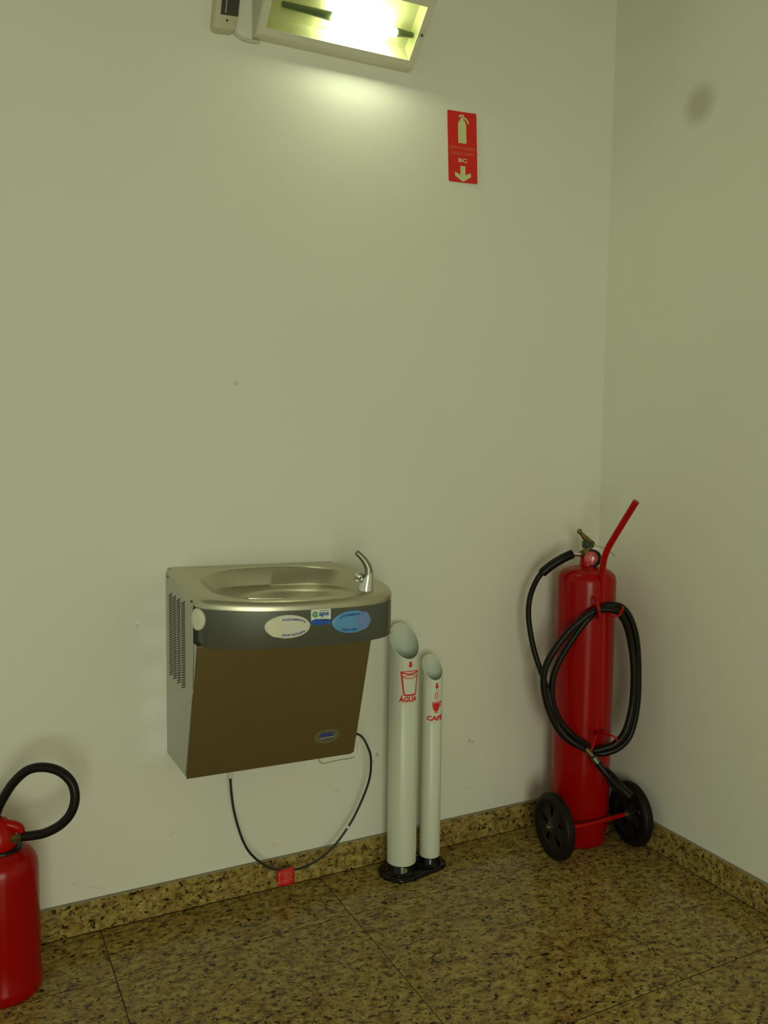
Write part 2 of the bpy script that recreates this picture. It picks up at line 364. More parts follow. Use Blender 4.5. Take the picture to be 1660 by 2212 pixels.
# ================================================================ WALL LAMP
def wall_lamp():
    t = thing('wall_lamp', (1.06, D, 2.53), 'lit box wall lamp with pale frame and slanted glass, above the drinking fountain', 'lamp')
    xa, xb = 0.806, 1.314; sk = 0.010
    zt = lambda x: (x-xa)*0.016
    # cross section: slanted opening from (2.384,2.536) up to (2.243,2.669)
    P0 = Vector((0, 2.395, 2.540)); P1 = Vector((0, 2.252, 2.681)); wl = Vector((0, D, 2.539)); wt = Vector((0, D, 2.790)); up = Vector((0, 2.252, 2.715))
    sec = [wl, P0, P1, up, wt]
    n = bmesh.new(); A = [n.verts.new((xa, p.y, p.z)) for p in sec]; B = [n.verts.new((xb, p.y, p.z+zt(xb))) for p in sec]
    for i in (0, 2, 3): n.faces.new((A[i], A[i+1], B[i+1], B[i]))
    n.faces.new((A[4], A[0], B[0], B[4])); n.faces.new(A); n.faces.new(B[::-1])
    # frame around the opening (face 1 with a hole)
    e1 = (P1-P0).normalized(); nrm = Vector((0, -e1.z, e1.y)); nrm = nrm if nrm.z < 0 else -nrm; Ls = (P1-P0).length
    def S(u, v, h=0.0): p = P0+e1*v+nrm*h; return Vector((u, p.y, p.z+zt(u)))
    m0, m1, mx = 0.022, 0.024, 0.024
    outer = [(xa, 0), (xb, 0), (xb, Ls), (xa, Ls)]; inner = [(xa+mx, m0), (xb-mx, m0), (xb-mx, Ls-m1), (xa+mx, Ls-m1)]
    O = [n.verts.new(S(*p)) for p in outer]; I = [n.verts.new(S(*p)) for p in inner]
    for i in range(4): n.faces.new((O[i], O[(i+1) % 4], I[(i+1) % 4], I[i]))
    bmesh.ops.remove_doubles(n, verts=n.verts[:], dist=1e-5)
    obj('housing', n, M_frame, t)
    # raised lip of the frame
    n = bmesh.new()
    def ring(n, o1, i1, h0, h1):
        a = [n.verts.new(S(*p, h0)) for p in o1]; a2 = [n.verts.new(S(*p, h1)) for p in o1]; c = [n.verts.new(S(*p, h0)) for p in i1]; c2 = [n.verts.new(S(*p, h1)) for p in i1]
        for i in range(4):
            j = (i+1) % 4; n.faces.new((a[i], a[j], a2[j], a2[i])); n.faces.new((a2[i], a2[j], c2[j], c2[i])); n.faces.new((c2[i], c2[j], c[j], c[i]))
    ring(n, [(xa+.004, .003), (xb-.004, .003), (xb-.004, Ls-.003), (xa+.004, Ls-.003)], inner, 0, 0.0030)
    obj('lamp_frame', n, M_frame, t)
    # white reflector trough behind the opening
    n = bmesh.new(); q = [(m0, 0.0), (m0+0.012, -0.05), (Ls-m1-0.012, -0.05), (Ls-m1, 0.0)]
    a = [n.verts.new(S(xa+mx, v, h)) for v, h in q]; c = [n.verts.new(S(xb-mx, v, h)) for v, h in q]
    for i in range(3): n.faces.new((a[i], a[i+1], c[i+1], c[i]))
    n.faces.new(a); n.faces.new(c[::-1]); obj('reflector', n, M_refl, t)
    cy = Ls*0.42
    n = bmesh.new(); sweep(n, [S(1.015, cy, -0.010), S(1.225, cy, -0.010)], 0.0115, 16); obj('lamp_tube', n, M_tube, t, True, 40)
    for u0, u1 in ((0.87, 1.015), (1.285, 1.225)):
        n = bmesh.new(); sweep(n, [S(u0, cy, -0.024), S((u0+u1)/2, cy, -0.022), S(u1, cy, -0.018)], [0.008, 0.010, 0.013], 12); obj('lamp_holder', n, M_holder, t, True, 40)
    n = bmesh.new(); n.faces.new([n.verts.new(S(u, v, 0.0028)) for u, v in inner]); obj('glass_pane', n, M_glass, t)
    for u, v in ((xa+.013, Ls*.5), (xb-.013, Ls*.5)):
        n = bmesh.new(); lathe(n, [(0.004, 0.005), (0.004, 0.008), (0.0, 0.009)], S(u, v), nrm, 12); obj('screw', n, M_hub, t)
wall_lamp()
def wall_unit():  # beige wall unit, its use not identified
    t = thing('wall_unit_box', (0.725, D, 2.53), 'beige plastic box with dark window high on the wall, left of the lamp', 'wall box')
    n = bmesh.new(); 
    prof = rrect2d(-0.034, -0.11, 0.034, 0.11, 0.016, 5)
    F = lambda x, z, h: Vector((0.727+x*1.0+z*0.10, D-h, 2.642+z+x*0.10))
    rr = []
    for h, k in ((0.0, 1.0), (0.030, 1.0), (0.034, 0.96), (0.036, 0.88)): rr.append([n.verts.new(F(x*k, z*(1-(1-k)*0.35), h)) for x, z in prof])
    for q, w in zip(rr[:-1], rr[1:]):
        for i in range(len(q)): n.faces.new((q[i], q[(i+1) % len(q)], w[(i+1) % len(q)], w[i]))
    n.faces.new(rr[-1]); obj('case', n, M_case, t, True, 40)
    n = bmesh.new(); slab(n, rrect2d(-0.016, -0.072, 0.034, 0.09, 0.002, 2), F, 0.034, 0.0375); obj('dark_window', n, M_smoke, t)
    n = bmesh.new(); slab(n, rrect2d(-0.005, -0.068, -0.001, 0.085, 0.001, 2), F, 0.037, 0.040); obj('window_streak', n, M_chrome, t)  # thin bright strip down the dark window
    n = bmesh.new(); slab(n, ellipse2d(0.004, -0.086, 0.003, 0.003, 12), F, 0.035, 0.037); obj('indicator', n, M_dark, t)
wall_unit()
n = bmesh.new(); sweep(n, spline([(0.752, D-0.006, 2.545), (0.770, D-0.006, 2.533), (0.795, D-0.006, 2.530), (0.826, D-0.006, 2.533)], 5), 0.0045, 8)
tag(obj('lamp_cable', n, mat('painted_cable', (0.60, 0.59, 0.46), 0.6, var=0.05), None, True), 'short painted cable on the wall joining the beige box and the lamp', 'cable')

# ================================================================ FIRE EXTINGUISHER SIGN
def sign():
    t = thing('extinguisher_sign', (1.52, D, 2.355), 'red rectangular sign with extinguisher pictogram and down arrow on the back wall', 'sign')
    rot = math.radians(2.6); cs, sn = math.cos(rot), math.sin(rot); cx, cz = 1.5192, 2.3554; w, h = 0.1085, 0.2220
    F = lambda u, v, k: Vector((cx+u*cs-v*sn, D-0.0005-k-0.003*max(0, (u/w+.1))**2*3, cz+u*sn+v*cs))
    n = bmesh.new(); slab(n, rrect2d(-w/2, -h/2, w/2, h/2, 0.005), F, 0, 0.0014, 0.01); obj('sign_plate', n, M_sign, t)
    n = bmesh.new(); X = 0.00025; st = 0.01; k = 0.0016
    # pictogram: bottle, valve, horn
    decal(n, poly2d([(-.0155, .0125), (.0155, .0125), (.0155, .071), (.012, .080), (.0035, .086), (.0035, .094), (-.0035, .094), (-.0035, .086), (-.012, .080), (-.0155, .071)]), F, k, st)
    decal(n, stroke2d([(-.012, .094), (-.006, .0985), (.002, .100), (.008, .0985)], .005), F, k, st)
    decal(n, stroke2d([(.004, .094), (.013, .0905), (.020, .084), (.0245, .076)], .006), F, k, st)
    obj('pictogram', n, M_sign_ink, t)
    n = bmesh.new(); decal(n, poly2d([(-.0095, -.059), (-.0095, -.087), (0, -.0907), (.0095, -.087), (.0095, -.059)]), F, k)
    for sg in (-1, 1): decal(n, poly2d([(sg*.030, -.079), (sg*.030, -.092), (0, -.1085), (0, -.0907)]), F, k)
    obj('down_arrow', n, M_sign_ink, t)
    n = bmesh.new(); decal(n, text2d('EXTINTOR DE INCÊNDIO', 0.0125, 0, -.0035, bold=0.0002, width=.098), F, k, st); decal(n, text2d('CARGA PÓ QUÍMICO', 0.0125, 0, -.0205, bold=0.0002, width=.086), F, k, st)
    obj('small_lettering', n, M_sign_txt, t)
    n = bmesh.new(); decal(n, text2d('BC', 0.0165, 0, -.042, bold=0.0004, width=.033), F, k, st); obj('letters', n, M_sign_ink, t)
sign()

# ================================================================ DRINKING FOUNTAIN
TILT = 0.0175
def tl(p): return Vector((p[0], p[1], p[2]-TILT*(p[0]-0.548)))
def tilt_bm(bm):
    for v in bm.verts: v.co = tl(v.co)
    return bm
OUT = [(.548, 2.4285), (.548, 2.30), (.548, 2.16), (.552, 2.12), (.568, 2.09), (.62, 2.062), (.68, 2.040), (.745, 2.024), (.83, 2.014), (.915, 2.0135), (.97, 2.018), (1.027, 2.033), (1.07, 2.056), (1.10, 2.088), (1.117, 2.13), (1.122, 2.18), (1.117, 2.24), (1.098, 2.32), (1.070, 2.4285)]
oc = spline([(x, y, 0) for x, y in OUT], 6)
ocs = [0.0]
for i in range(1, len(oc)): ocs.append(ocs[-1]+(oc[i]-oc[i-1]).length)
def band_pt(s, z, h=0.0):
    i = max(1, min(len(oc)-1, next((k for k in range(len(ocs)) if ocs[k] >= s), len(oc)-1)))
    t = (s-ocs[i-1])/max(1e-9, ocs[i]-ocs[i-1]); p = oc[i-1].lerp(oc[i], t)
    i0, i1 = max(0, i-3), min(len(oc)-1, i+2); d = (oc[i1]-oc[i0]).normalized(); nn = Vector((d.y, -d.x, 0))
    return Vector((p.x+nn.x*h, p.y+nn.y*h, z))
def fountain():
    global FOUNTAIN
    t = FOUNTAIN = thing('drinking_fountain', (0.80, D, 0.48), 'wall-mounted stainless steel drinking fountain with chrome spout and push buttons', 'drinking fountain')
    # ---- cabinet: steel sides and underside, open to the sloped front
    xa, xb = 0.548, 1.043
    yt, yb, zb, zt = 2.098, 2.2105, 0.488, 0.876
    ytt = yt-(zt-0.868)*(yb-yt)/(0.868-zb)
    n = bmesh.new()
    sec = [(D-0.0005, zb-0.006), (yb, zb+0.004), (ytt, zt), (D-0.0005, zt)]
    A = [n.verts.new((xa+0.001, y, z)) for y, z in sec]; B = [n.verts.new((xb, y, z)) for y, z in sec]
    for i in range(4): n.faces.new((A[i], A[(i+1) % 4], B[(i+1) % 4], B[i]))
    n.faces.new(A[::-1]); n.faces.new(B); tilt_bm(n); obj('cabinet', n, M_steel_side, t)
    n = bmesh.new(); box(n, (0.550, 2.112, 0.868), (1.035, 2.40, 0.922)); tilt_bm(n); obj('shadow_gap_box', n, M_dark, t)  # near-black box standing in for the shade under the basin
    # ---- left side cover reaching up to the basin, with louvre field
    n = bmesh.new(); pl = [(D-0.001, 0.486), (yb+0.002, 0.4925), (2.135, 0.74), (2.1275, 0.875), (2.127, 0.980), (2.26, 0.996), (D-0.001, 1.016)]
    for s, x in ((0, 0.5468), (1, 0.5482)):
        vs = [n.verts.new((x, y, z)) for y, z in pl]; (n.faces.new(vs) if s else n.faces.new(vs[::-1]))
        if s == 0: v0 = vs
        else:
            for i in range(len(pl)): n.faces.new((v0[i], v0[(i+1) % len(pl)], vs[(i+1) % len(pl)], vs[i]))
    side = obj('side_cover', n, M_steel_side, t)
    # louvres: four columns of pressed slits over a dark recess
    cols = [2.372, 2.327, 2.279, 2.228]; cw = 0.036
    n = bmesh.new(); nf = bmesh.new()
    for ci, yc in enumerate(cols):
        rows = 35
        for r in range(rows):
            z = 0.972-0.0095-r*0.00672 - 0.0 + (2.372-yc)*0.01
            sl = -0.0062
            a = [(0.5462, yc+cw/2, z+sl), (0.5462, yc-cw/2, z-sl), (0.5462, yc-cw/2, z-sl-0.0030), (0.5462, yc+cw/2, z+sl-0.0030)]
            n.faces.new([n.verts.new(p) for p in a])
            q0 = [(0.5461, yc+cw/2, z+sl), (0.5461, yc-cw/2, z-sl)]; q1 = [(0.5450, yc+cw/2-.001, z+sl+0.0010), (0.5450, yc-cw/2+.001, z-sl+0.0010)]
            v = [nf.verts.new(p) for p in (q0[0], q0[1], q1[1], q1[0])]; nf.faces.new(v)
            q2 = [(0.5461, yc+cw/2, z+sl+0.0022), (0.5461, yc-cw/2, z-sl+0.0022)]
            v2 = [nf.verts.new(p) for p in (q2[0], q2[1])]; nf.faces.new((v[3], v[2], v2[1], v2[0]))
    o = obj('vent_slots', n, M_dark, side); o['kind'] = 'stuff'; o['label'] = 'dark vent slots'
    o = obj('vent_louvres', nf, M_steel_side, side); o['kind'] = 'stuff'
    # ---- sloped front panel
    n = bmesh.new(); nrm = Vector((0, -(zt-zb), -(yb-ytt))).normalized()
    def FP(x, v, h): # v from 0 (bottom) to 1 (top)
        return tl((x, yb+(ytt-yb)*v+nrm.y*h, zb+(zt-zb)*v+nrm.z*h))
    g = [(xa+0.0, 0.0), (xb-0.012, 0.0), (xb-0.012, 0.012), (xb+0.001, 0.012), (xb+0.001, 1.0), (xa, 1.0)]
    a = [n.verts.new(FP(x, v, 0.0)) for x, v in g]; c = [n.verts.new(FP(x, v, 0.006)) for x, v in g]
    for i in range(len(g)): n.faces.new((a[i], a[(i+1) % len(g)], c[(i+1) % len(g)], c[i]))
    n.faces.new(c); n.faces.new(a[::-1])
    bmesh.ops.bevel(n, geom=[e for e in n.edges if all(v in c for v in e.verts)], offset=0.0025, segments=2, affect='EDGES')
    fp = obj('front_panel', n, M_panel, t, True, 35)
    # oval badge
    FB = lambda u, v, h: FP(0.947+u, 0.1915+v/0.455, 0.006+h)
    n = bmesh.new(); slab(n, ellipse2d(0, 0, 0.040, 0.0262, 36, 0.03), FB, 0, 0.0016); bd = obj('brand_badge', n, M_badge, fp)
    n = bmesh.new(); tx = text2d('IBBL', 0.022, 0, 0.006, bold=0.0011, width=0.046)
    for v in tx.verts: v.co.x += v.co.y*0.35-0.002
    decal(n, tx, FB, 0.0019); decal(n, text2d('BDF300', 0.009, 0.002, -0.0135, width=0.034), FB, 0.0019)
    o = bpy.data.objects; bdt = obj('badge_lettering', n, M_ink_brand, t)
    n = bmesh.new(); decal(n, stroke2d([(-.022, -.0068), (0, -.0048), (.025, -.0022)], .0014), FB, 0.0019); obj('badge_line', n, M_btn_white, t)
    # ---- curved band under the rim
    n = bmesh.new(); Sx = [s*ocs[-1]/150 for s in range(151)]
    def zbot(s):
        if s < 0.30: return 0.897
        if s < 0.345: return 0.897-(s-0.30)/0.045*0.028
        return 0.869
    ZT = lambda s: 0.9665+0.02*max(0, 1-s/0.30)*0+0.0
    ztop0 = lambda y: 0.9935+0.0365*min(1, max(0, (y-2.03)/(2.4285-2.03)))**1.15
    sB = [s for s in Sx if s > 0.288]
    sB = [0.288]+sB
    rows = []
    for s in sB:
        zb_ = zbot(s); dr = [( -0.006, zb_), (-0.0005, zb_), (0.0, zb_+0.001), (0.0, ztop0(band_pt(s, 0).y)-0.0245)]
        rows.append([n.verts.new(tl(band_pt(s, z, h))) for h, z in dr])
    for i in range(len(rows)-1):
        for k in range(3): n.faces.new((rows[i][k], rows[i+1][k], rows[i+1][k+1], rows[i][k+1]))
    # underside closes back to the cabinet
    cen = Vector((0.80, 2.32, 0.905))
    inn = []
    for i, s in enumerate(sB):
        p = band_pt(s, zbot(s), -0.03); inn.append(n.verts.new(tl((p.x, p.y, zbot(s)+0.012))))
    for i in range(len(rows)-1): n.faces.new((rows[i][0], rows[i+1][0], inn[i+1], inn[i]))
    cv = n.verts.new(tl(cen))
    for i in range(len(inn)-1): n.faces.new((inn[i], inn[i+1], cv))
    band = obj('front_band', n, M_band, t, True, 40)
    # left wing of the rim, steel, between side cover and band
    # ---- basin: rings from rim to bowl
    NS = 120; 
    SS = [ocs[-1]*i/NS for i in range(NS+1)]
    per = [band_pt(s, 0, 0) for s in SS]
    rear = [Vector((1.070+(0.548-1.070)*i/30, 2.4285, 0)) for i in range(1, 30)]
    per = per+rear; NP = len(per)
    def ztop(x, y): # rim surface falls from wall to front
        return 0.9935+0.0365*min(1, max(0, (y-2.03)/(2.4285-2.03)))**1.15
    C0 = Vector((0.83, 2.225, 0))
    def nearest_loop(loop_fn): # map each perimeter angle to a point on an inner loop by direction from C0
        out = []
        for p in per:
            a = math.atan2(p.y-C0.y, p.x-C0.x); out.append(loop_fn(a))
        return out
    def sup(cx, cy, ax, ay, e):
        def f(a):
            dx, dy = math.cos(a), math.sin(a)
            # intersect the direction from C0 with the superellipse by bisection
            lo, hi = 0.0, 1.0
            for _ in range(30):
                m = (lo+hi)/2; x = (C0.x+dx*m-cx)/ax; y = (C0.y+dy*m-cy)/ay
                if abs(x)**e+abs(y)**e < 1: lo = m
                else: hi = m
            return Vector((C0.x+dx*lo, C0.y+dy*lo, 0))
        return f
    open1 = nearest_loop(sup(0.835, 2.220, 0.232, 0.172, 3.0))
    open2 = nearest_loop(sup(0.838, 2.222, 0.212, 0.156, 2.9))
    bowl1 = nearest_loop(sup(0.865, 2.205, 0.165, 0.125, 2.1))
    bowl2 = nearest_loop(sup(0.868, 2.205, 0.135, 0.100, 2.0))
    bowl3 = nearest_loop(sup(0.870, 2.205, 0.060, 0.050, 2.0))
    n = bmesh.new(); rings = []
    def norm_in(i):
        p = per[i]; d = (C0-p); d.z = 0; return d.normalized()
    def low(i, y):      # the bottom edge of the steel rim, rising to the wall on the left and right
        p = per[i]; zt_ = ztop(p.x, p.y)
        return zt_-0.027 if p.y < 2.16 else zt_-0.027
    prof = [(0.002, -0.0272), (-0.0012, -0.0268), (-0.0012, -0.018), (0.0030, -0.008), (0.010, -0.0025), (0.020, 0.0), (0.028, 0.0)]
    for off, dz in prof:
        r = []
        for i, p in enumerate(per):
            back = p.y > 2.42
            q = p+norm_in(i)*(off if not back else off*0.6)
            if back: q = Vector((q.x, min(q.y, 2.4285), 0))
            r.append(n.verts.new(tl((q.x, q.y, ztop(p.x, p.y)+dz))))
        rings.append(r)
    def ring_at(pts, dz, abs_z=None):
        rings.append([n.verts.new(tl((p.x, p.y, (ztop(p.x, p.y)+dz) if abs_z is None else abs_z))) for p in pts])
    def lerp(a, b, k): return [p.lerp(q, k) for p, q in zip(a, b)]
    pin = [p+norm_in(i)*0.028 for i, p in enumerate(per)]
    ring_at(lerp(pin, open1, 0.5), 0.0005); ring_at(lerp(pin, open1, 0.93), -0.0005); ring_at(open1, -0.002)
    ring_at(lerp(open1, open2, 0.4), -0.008); ring_at(open2, 0, 0.975)
    ring_at(lerp(open2, bowl1, 0.3), 0, 0.970); ring_at(lerp(open2, bowl1, 0.9), 0, 0.967); ring_at(bowl1, 0, 0.965)
    ring_at(lerp(bowl1, bowl2, 0.25), 0, 0.958); ring_at(lerp(bowl1, bowl2, 0.7), 0, 0.945); ring_at(bowl2, 0, 0.938)
    ring_at(bowl3, 0, 0.931)
    for a, c in zip(rings[:-1], rings[1:]):
        for i in range(NP): n.faces.new((a[i], a[(i+1) % NP], c[(i+1) % NP], c[i]))
    n.faces.new(rings[-1]); bs = obj('basin', n, M_steel, t, True, 60)
    n = bmesh.new(); lathe(n, [(0.018, 0.0), (0.018, 0.0015), (0.014, 0.002), (0.013, 0.0005), (0, 0.0005)], tl((0.870, 2.205, 0.9312)), seg=24); obj('drain', n, M_chrome, bs, True, 40)
    for (x, y, z) in ((0.5465, 2.140, 0.983), (0.5465, 2.40, 1.008)):
        n = bmesh.new(); lathe(n, [(0.0035, 0), (0.0035, 0.0018), (0, 0.0022)], (x, y, z), (-1, 0, 0), 12); obj('screw', n, M_hub, t)
    # ---- buttons on the band
    BP = lambda s0, z0: (lambda u, v, h: tl(band_pt(s0+u, z0+v, h)))
    def dome(f, a, bb, h0, h1, m, name, par):
        n = bmesh.new(); K = 36; rr = []
        for k, h in ((1.0, h0), (1.0, h0+(h1-h0)*.55), (0.95, h0+(h1-h0)*.85), (0.85, h1), (0.45, h1*1.05)):
            rr.append([n.verts.new(f(a*k*math.cos(2*math.pi*i/K), bb*k*math.sin(2*math.pi*i/K), h)) for i in range(K)])
        for q, w in zip(rr[:-1], rr[1:]):
            for i in range(K): n.faces.new((q[i], q[(i+1) % K], w[(i+1) % K], w[i]))
        n.faces.new(rr[-1]); return obj(name, n, m, par, True, 40)
    toff = TILT*0
    def zc(px_x, z): return z+TILT*(px_x-0.548)
    f = BP(0.5540, zc(0.77, 0.9216)); w = dome(f, 0.0595, 0.0305, 0, 0.004, M_btn_white, 'push_button', t); w['label'] = 'cream oval push button for natural water'
    n = bmesh.new(); slab(n, ellipse2d(-0.030, -0.001, 0.0225, 0.0245, 30), f, 0.0030, 0.0052, 0.006); obj('finger_pad', n, M_btn_disc, w)
    def arc_up(x, y): return (x+0.014, 0.0180+y-((x+0.0)**2)*6.0*(1 if x > 0 else 0.5)+0.000)
    def arc_dn(x, y): return (x+0.014, -0.0200+y+((x)**2)*7.0*(1 if x > 0 else 0.3))
    n = bmesh.new(); decal(n, bent_text(text2d('ACIONAMENTO', 0.0078, bold=0.0002, width=0.062), lambda x, y: (x+0.016, 0.0185+y-max(0, x+0.005)**2*6.5)), f, 0.0052); obj('button_lettering', n, M_ink_blue, w)
    n = bmesh.new(); decal(n, bent_text(text2d('ÁGUA NATURAL', 0.0078, bold=0.0002, width=0.062), lambda x, y: (x+0.015, -0.0215+y+max(0, x+0.006)**2*7.5)), f, 0.0050); obj('button_lettering', n, M_ink_blue, w)
    f = BP(0.7350, zc(0.95, 0.9200)); w = dome(f, 0.0600, 0.0300, 0, 0.004, M_btn_blue, 'push_button', t); w['label'] = 'blue oval push button for cold water'
    n = bmesh.new(); slab(n, ellipse2d(0.033, 0.001, 0.0215, 0.0245, 30), f, 0.0030, 0.0050, 0.006); obj('finger_pad', n, M_btn_violet, w)
    n = bmesh.new(); decal(n, bent_text(text2d('ACIONAMENTO', 0.0078, bold=0.0002, width=0.062), lambda x, y: (x-0.010, 0.0195+y-max(0, -x-0.002)**2*8.5)), f, 0.0052); obj('button_lettering', n, M_ink_navy, w)
    n = bmesh.new(); decal(n, bent_text(text2d('ÁGUA FRIA', 0.0078, bold=0.0002, width=0.044), lambda x, y: (x-0.010, -0.0205+y+max(0, -x)**2*6)), f, 0.0050); obj('button_lettering', n, M_ink_navy, w)
    f = BP(0.324, 0.9425); w = dome(f, 0.0225, 0.0285, 0, 0.009, M_btn_white, 'push_button', t); w['label'] = 'small cream side push button'
    # ---- square water sticker
    f = BP(0.6437, zc(0.86, 0.9413)); n = bmesh.new(); slab(n, rrect2d(-0.0275, -0.0205, 0.0275, 0.0205, 0.0035), f, 0.0002, 0.0009, 0.006); st = obj('water_sticker', n, M_label, t)
    n = bmesh.new(); wave = [(-0.0275, -0.0170), (-0.0240, -0.0205), (0.0240, -0.0205), (0.0275, -0.0170), (0.0275, -0.0080), (0.021, -0.0100), (0.013, -0.0125), (0.004, -0.0105), (-0.006, -0.0065), (-0.014, -0.0050), (-0.021, -0.0065), (-0.0275, -0.0100)]
    decal(n, poly2d(wave), f, 0.0012, 0.006); decal(n, bent_text(text2d('agua', 0.0165, bold=0.0006, width=0.028), lambda x, y: (x+y*0.15+0.0085, y+0.0085)), f, 0.0012); obj('sticker_blue', n, M_label_blue, st)
    n = bmesh.new(); decal(n, text2d('@', 0.0165, -0.0165, 0.0075, bold=0.0006), f, 0.0012); decal(n, stroke2d([(-0.004, 0.0155), (0.022, 0.0155)], 0.0018), f, 0.0012, 0.006); obj('sticker_green', n, M_green, st)
    n = bmesh.new(); decal(n, stroke2d([(-0.006, 0.0012), (0.022, 0.0012)], 0.0008), f, 0.0012, 0.006); decal(n, stroke2d([(-0.003, -0.0035), (0.019, -0.0035)], 0.0014), f, 0.0012, 0.006); obj('sticker_lines', n, M_label_pale, st)
    # ---- faucet: chrome base, curved spout guard, ball
    bx, by = 1.018, 2.085; bz = tl((bx, by, 0.9945)).z
    n = bmesh.new(); K = 32; rr = []
    cut = lambda i, z: z
    tocam = Vector((-bx, -by, 0)).normalized(); lf = Vector((-0.88, 0.46, 0)).normalized()
    hs = [(0.0215, 0.0), (0.0222, 0.0015), (0.0215, 0.004), (0.0195, 0.020), (0.0178, 0.036), (0.016, 0.048)]
    for r, h in hs:
        ring = []
        for i in range(K):
            d = Vector((math.cos(2*math.pi*i/K), math.sin(2*math.pi*i/K), 0)); k = d.dot(lf)
            hh = h if h < 0.01 else h*(1-0.28*(k+0.3)) if h > 0.03 else h*(1-0.05*k)
            c = Vector((bx, by, bz))-lf*(0.10*h)
            ring.append(n.verts.new(c+d*r+Vector((0, 0, hh))))
        rr.append(ring)
    for q, w in zip(rr[:-1], rr[1:]):
        for i in range(K): n.faces.new((q[i], q[(i+1) % K], w[(i+1) % K], w[i]))
    n.faces.new(rr[0][::-1]); n.faces.new(rr[-1]); fb = obj('faucet_base', n, M_chrome, t, True, 50)
    n = bmesh.new(); P = Vector((bx, by, bz))
    path = spline([P-lf*0.002+Vector((0, 0, 0.030)), P-lf*0.008+Vector((0, 0, 0.050)), P-lf*0.006+Vector((0, 0, 0.066)), P+lf*0.002+Vector((0, 0, 0.082)), P+lf*0.014+Vector((0, 0, 0.096)), P+lf*0.027+Vector((0, 0, 0.109))], 5)
    rad = [0.0125-0.0055*i/(len(path)-1) for i in range(len(path))]; rad[-1] = 0.0045
    sweep(n, path, rad, 16); obj('faucet_spout', n, brushed('spout_metal', (0.30, 0.30, 0.25), 0.38), t, True, 50)
    n = bmesh.new(); sweep(n, spline([P+lf*0.010+Vector((0, 0, 0.030)), P+lf*0.015+Vector((0, 0, 0.038)), P+lf*0.018+tocam*0.006+Vector((0, 0, 0.042)), P+lf*0.022+Vector((0, 0, 0.036)), P+lf*0.023+Vector((0, 0, 0.028))], 5), [0.010]*8+[0.0115]*6+[0.009]*7, 16); obj('mouth_guard', n, M_chrome, t, True, 50)
    # small grommet on the lower right side where the cord leaves
    n = bmesh.new(); lathe(n, [(0.007, 0), (0.007, 0.008), (0.004, 0.010)], tl((1.042, 2.235, 0.528)), (1, 0, 0), 16); obj('cord_grommet', n, M_rubber, t)
fountain()

# power cord hanging in a loop under the fountain
def cord():
    pts = [(0.7195, 2.37, 0.470), (0.7200, 2.37, 0.372), (0.7353, 2.37, 0.270), (0.7711, 2.37, 0.1692), (0.8296, 2.37, 0.1052), (0.8895, 2.37, 0.0775), (0.9585, 2.37, 0.0735), (1.0368, 2.37, 0.1041), (1.1005, 2.37, 0.1668), (1.1406, 2.365, 0.2354), (1.1676, 2.35, 0.3224), (1.158, 2.32, 0.405), (1.135, 2.30, 0.455), (1.105, 2.27, 0.495), (1.075, 2.245, 0.520), (1.053, 2.235, 0.525)]
    n = bmesh.new(); sweep(n, spline(pts, 8), 0.0038, 10)
    t = obj('power_cord', n, M_cord, FOUNTAIN, True); t['label'] = 'black cord hanging in a loop below the cabinet'
    n = bmesh.new(); sweep(n, [(0.7195, 2.37, 0.425), (0.7197, 2.37, 0.400)], 0.0048, 10); obj('ferrule', n, M_btn_white, t, True, 40)
    n = bmesh.new(); sweep(n, [(1.1015, 2.368, 0.168), (1.1065, 2.3675, 0.175)], 0.0045, 10); obj('tape_band', n, M_btn_white, t, True, 40)
    # folded paper tag over the cord
    n = bmesh.new(); K = 6; g = []
    front = [(0.0, 0.0825), (0.005, 0.0800), (0.0075, 0.070), (0.0085, 0.057), (0.011, 0.046), (0.014, 0.037)]
    for d, z in front:
        g.append([n.verts.new((0.8690+0.053*k/K-(0.0825-z)*0.16*(1)+0.002*math.sin(z*60), 2.3665-d+0.0015*math.sin(k*1.3), z)) for k in range(K+1)])
    for a, c in zip(g[:-1], g[1:]):
        for k in range(K): n.faces.new((a[k], a[k+1], c[k+1], c[k]))
    back = [(0.0, 0.0825), (-0.005, 0.0800), (-0.006, 0.060), (-0.004, 0.046)]
    g2 = [g[0]]
    for d, z in back[1:]: g2.append([n.verts.new((0.8690+0.053*k/K-(0.0825-z)*0.16, 2.3665-d, z)) for k in range(K+1)])
    for a, c in zip(g2[:-1], g2[1:]):
        for k in range(K): n.faces.new((a[k+1], a[k], c[k], c[k+1]))
    tg = obj('paper_tag', n, M_tag, t, True); tg['label'] = 'red paper tag folded over the cord'
    md = tg.modifiers.new('s', 'SOLIDIFY'); md.thickness = 0.0005
    n = bmesh.new()
    FT = lambda u, v, h: Vector((0.8690+u-(0.0825-v)*0.16, 2.3665-0.0085-h-max(0, (0.055-v))*0.24, v))
    for k, z in enumerate((0.073, 0.068, 0.063, 0.057, 0.051)): decal(n, stroke2d([(0.020, z), (0.046-0.004*(k % 2), z)], 0.0013), FT, 0.0016)
    decal(n, stroke2d([(0.024, 0.076), (0.024, 0.056)], 0.0012), FT, 0.0018); obj('tag_print', n, M_tag_ink, t)
cord()
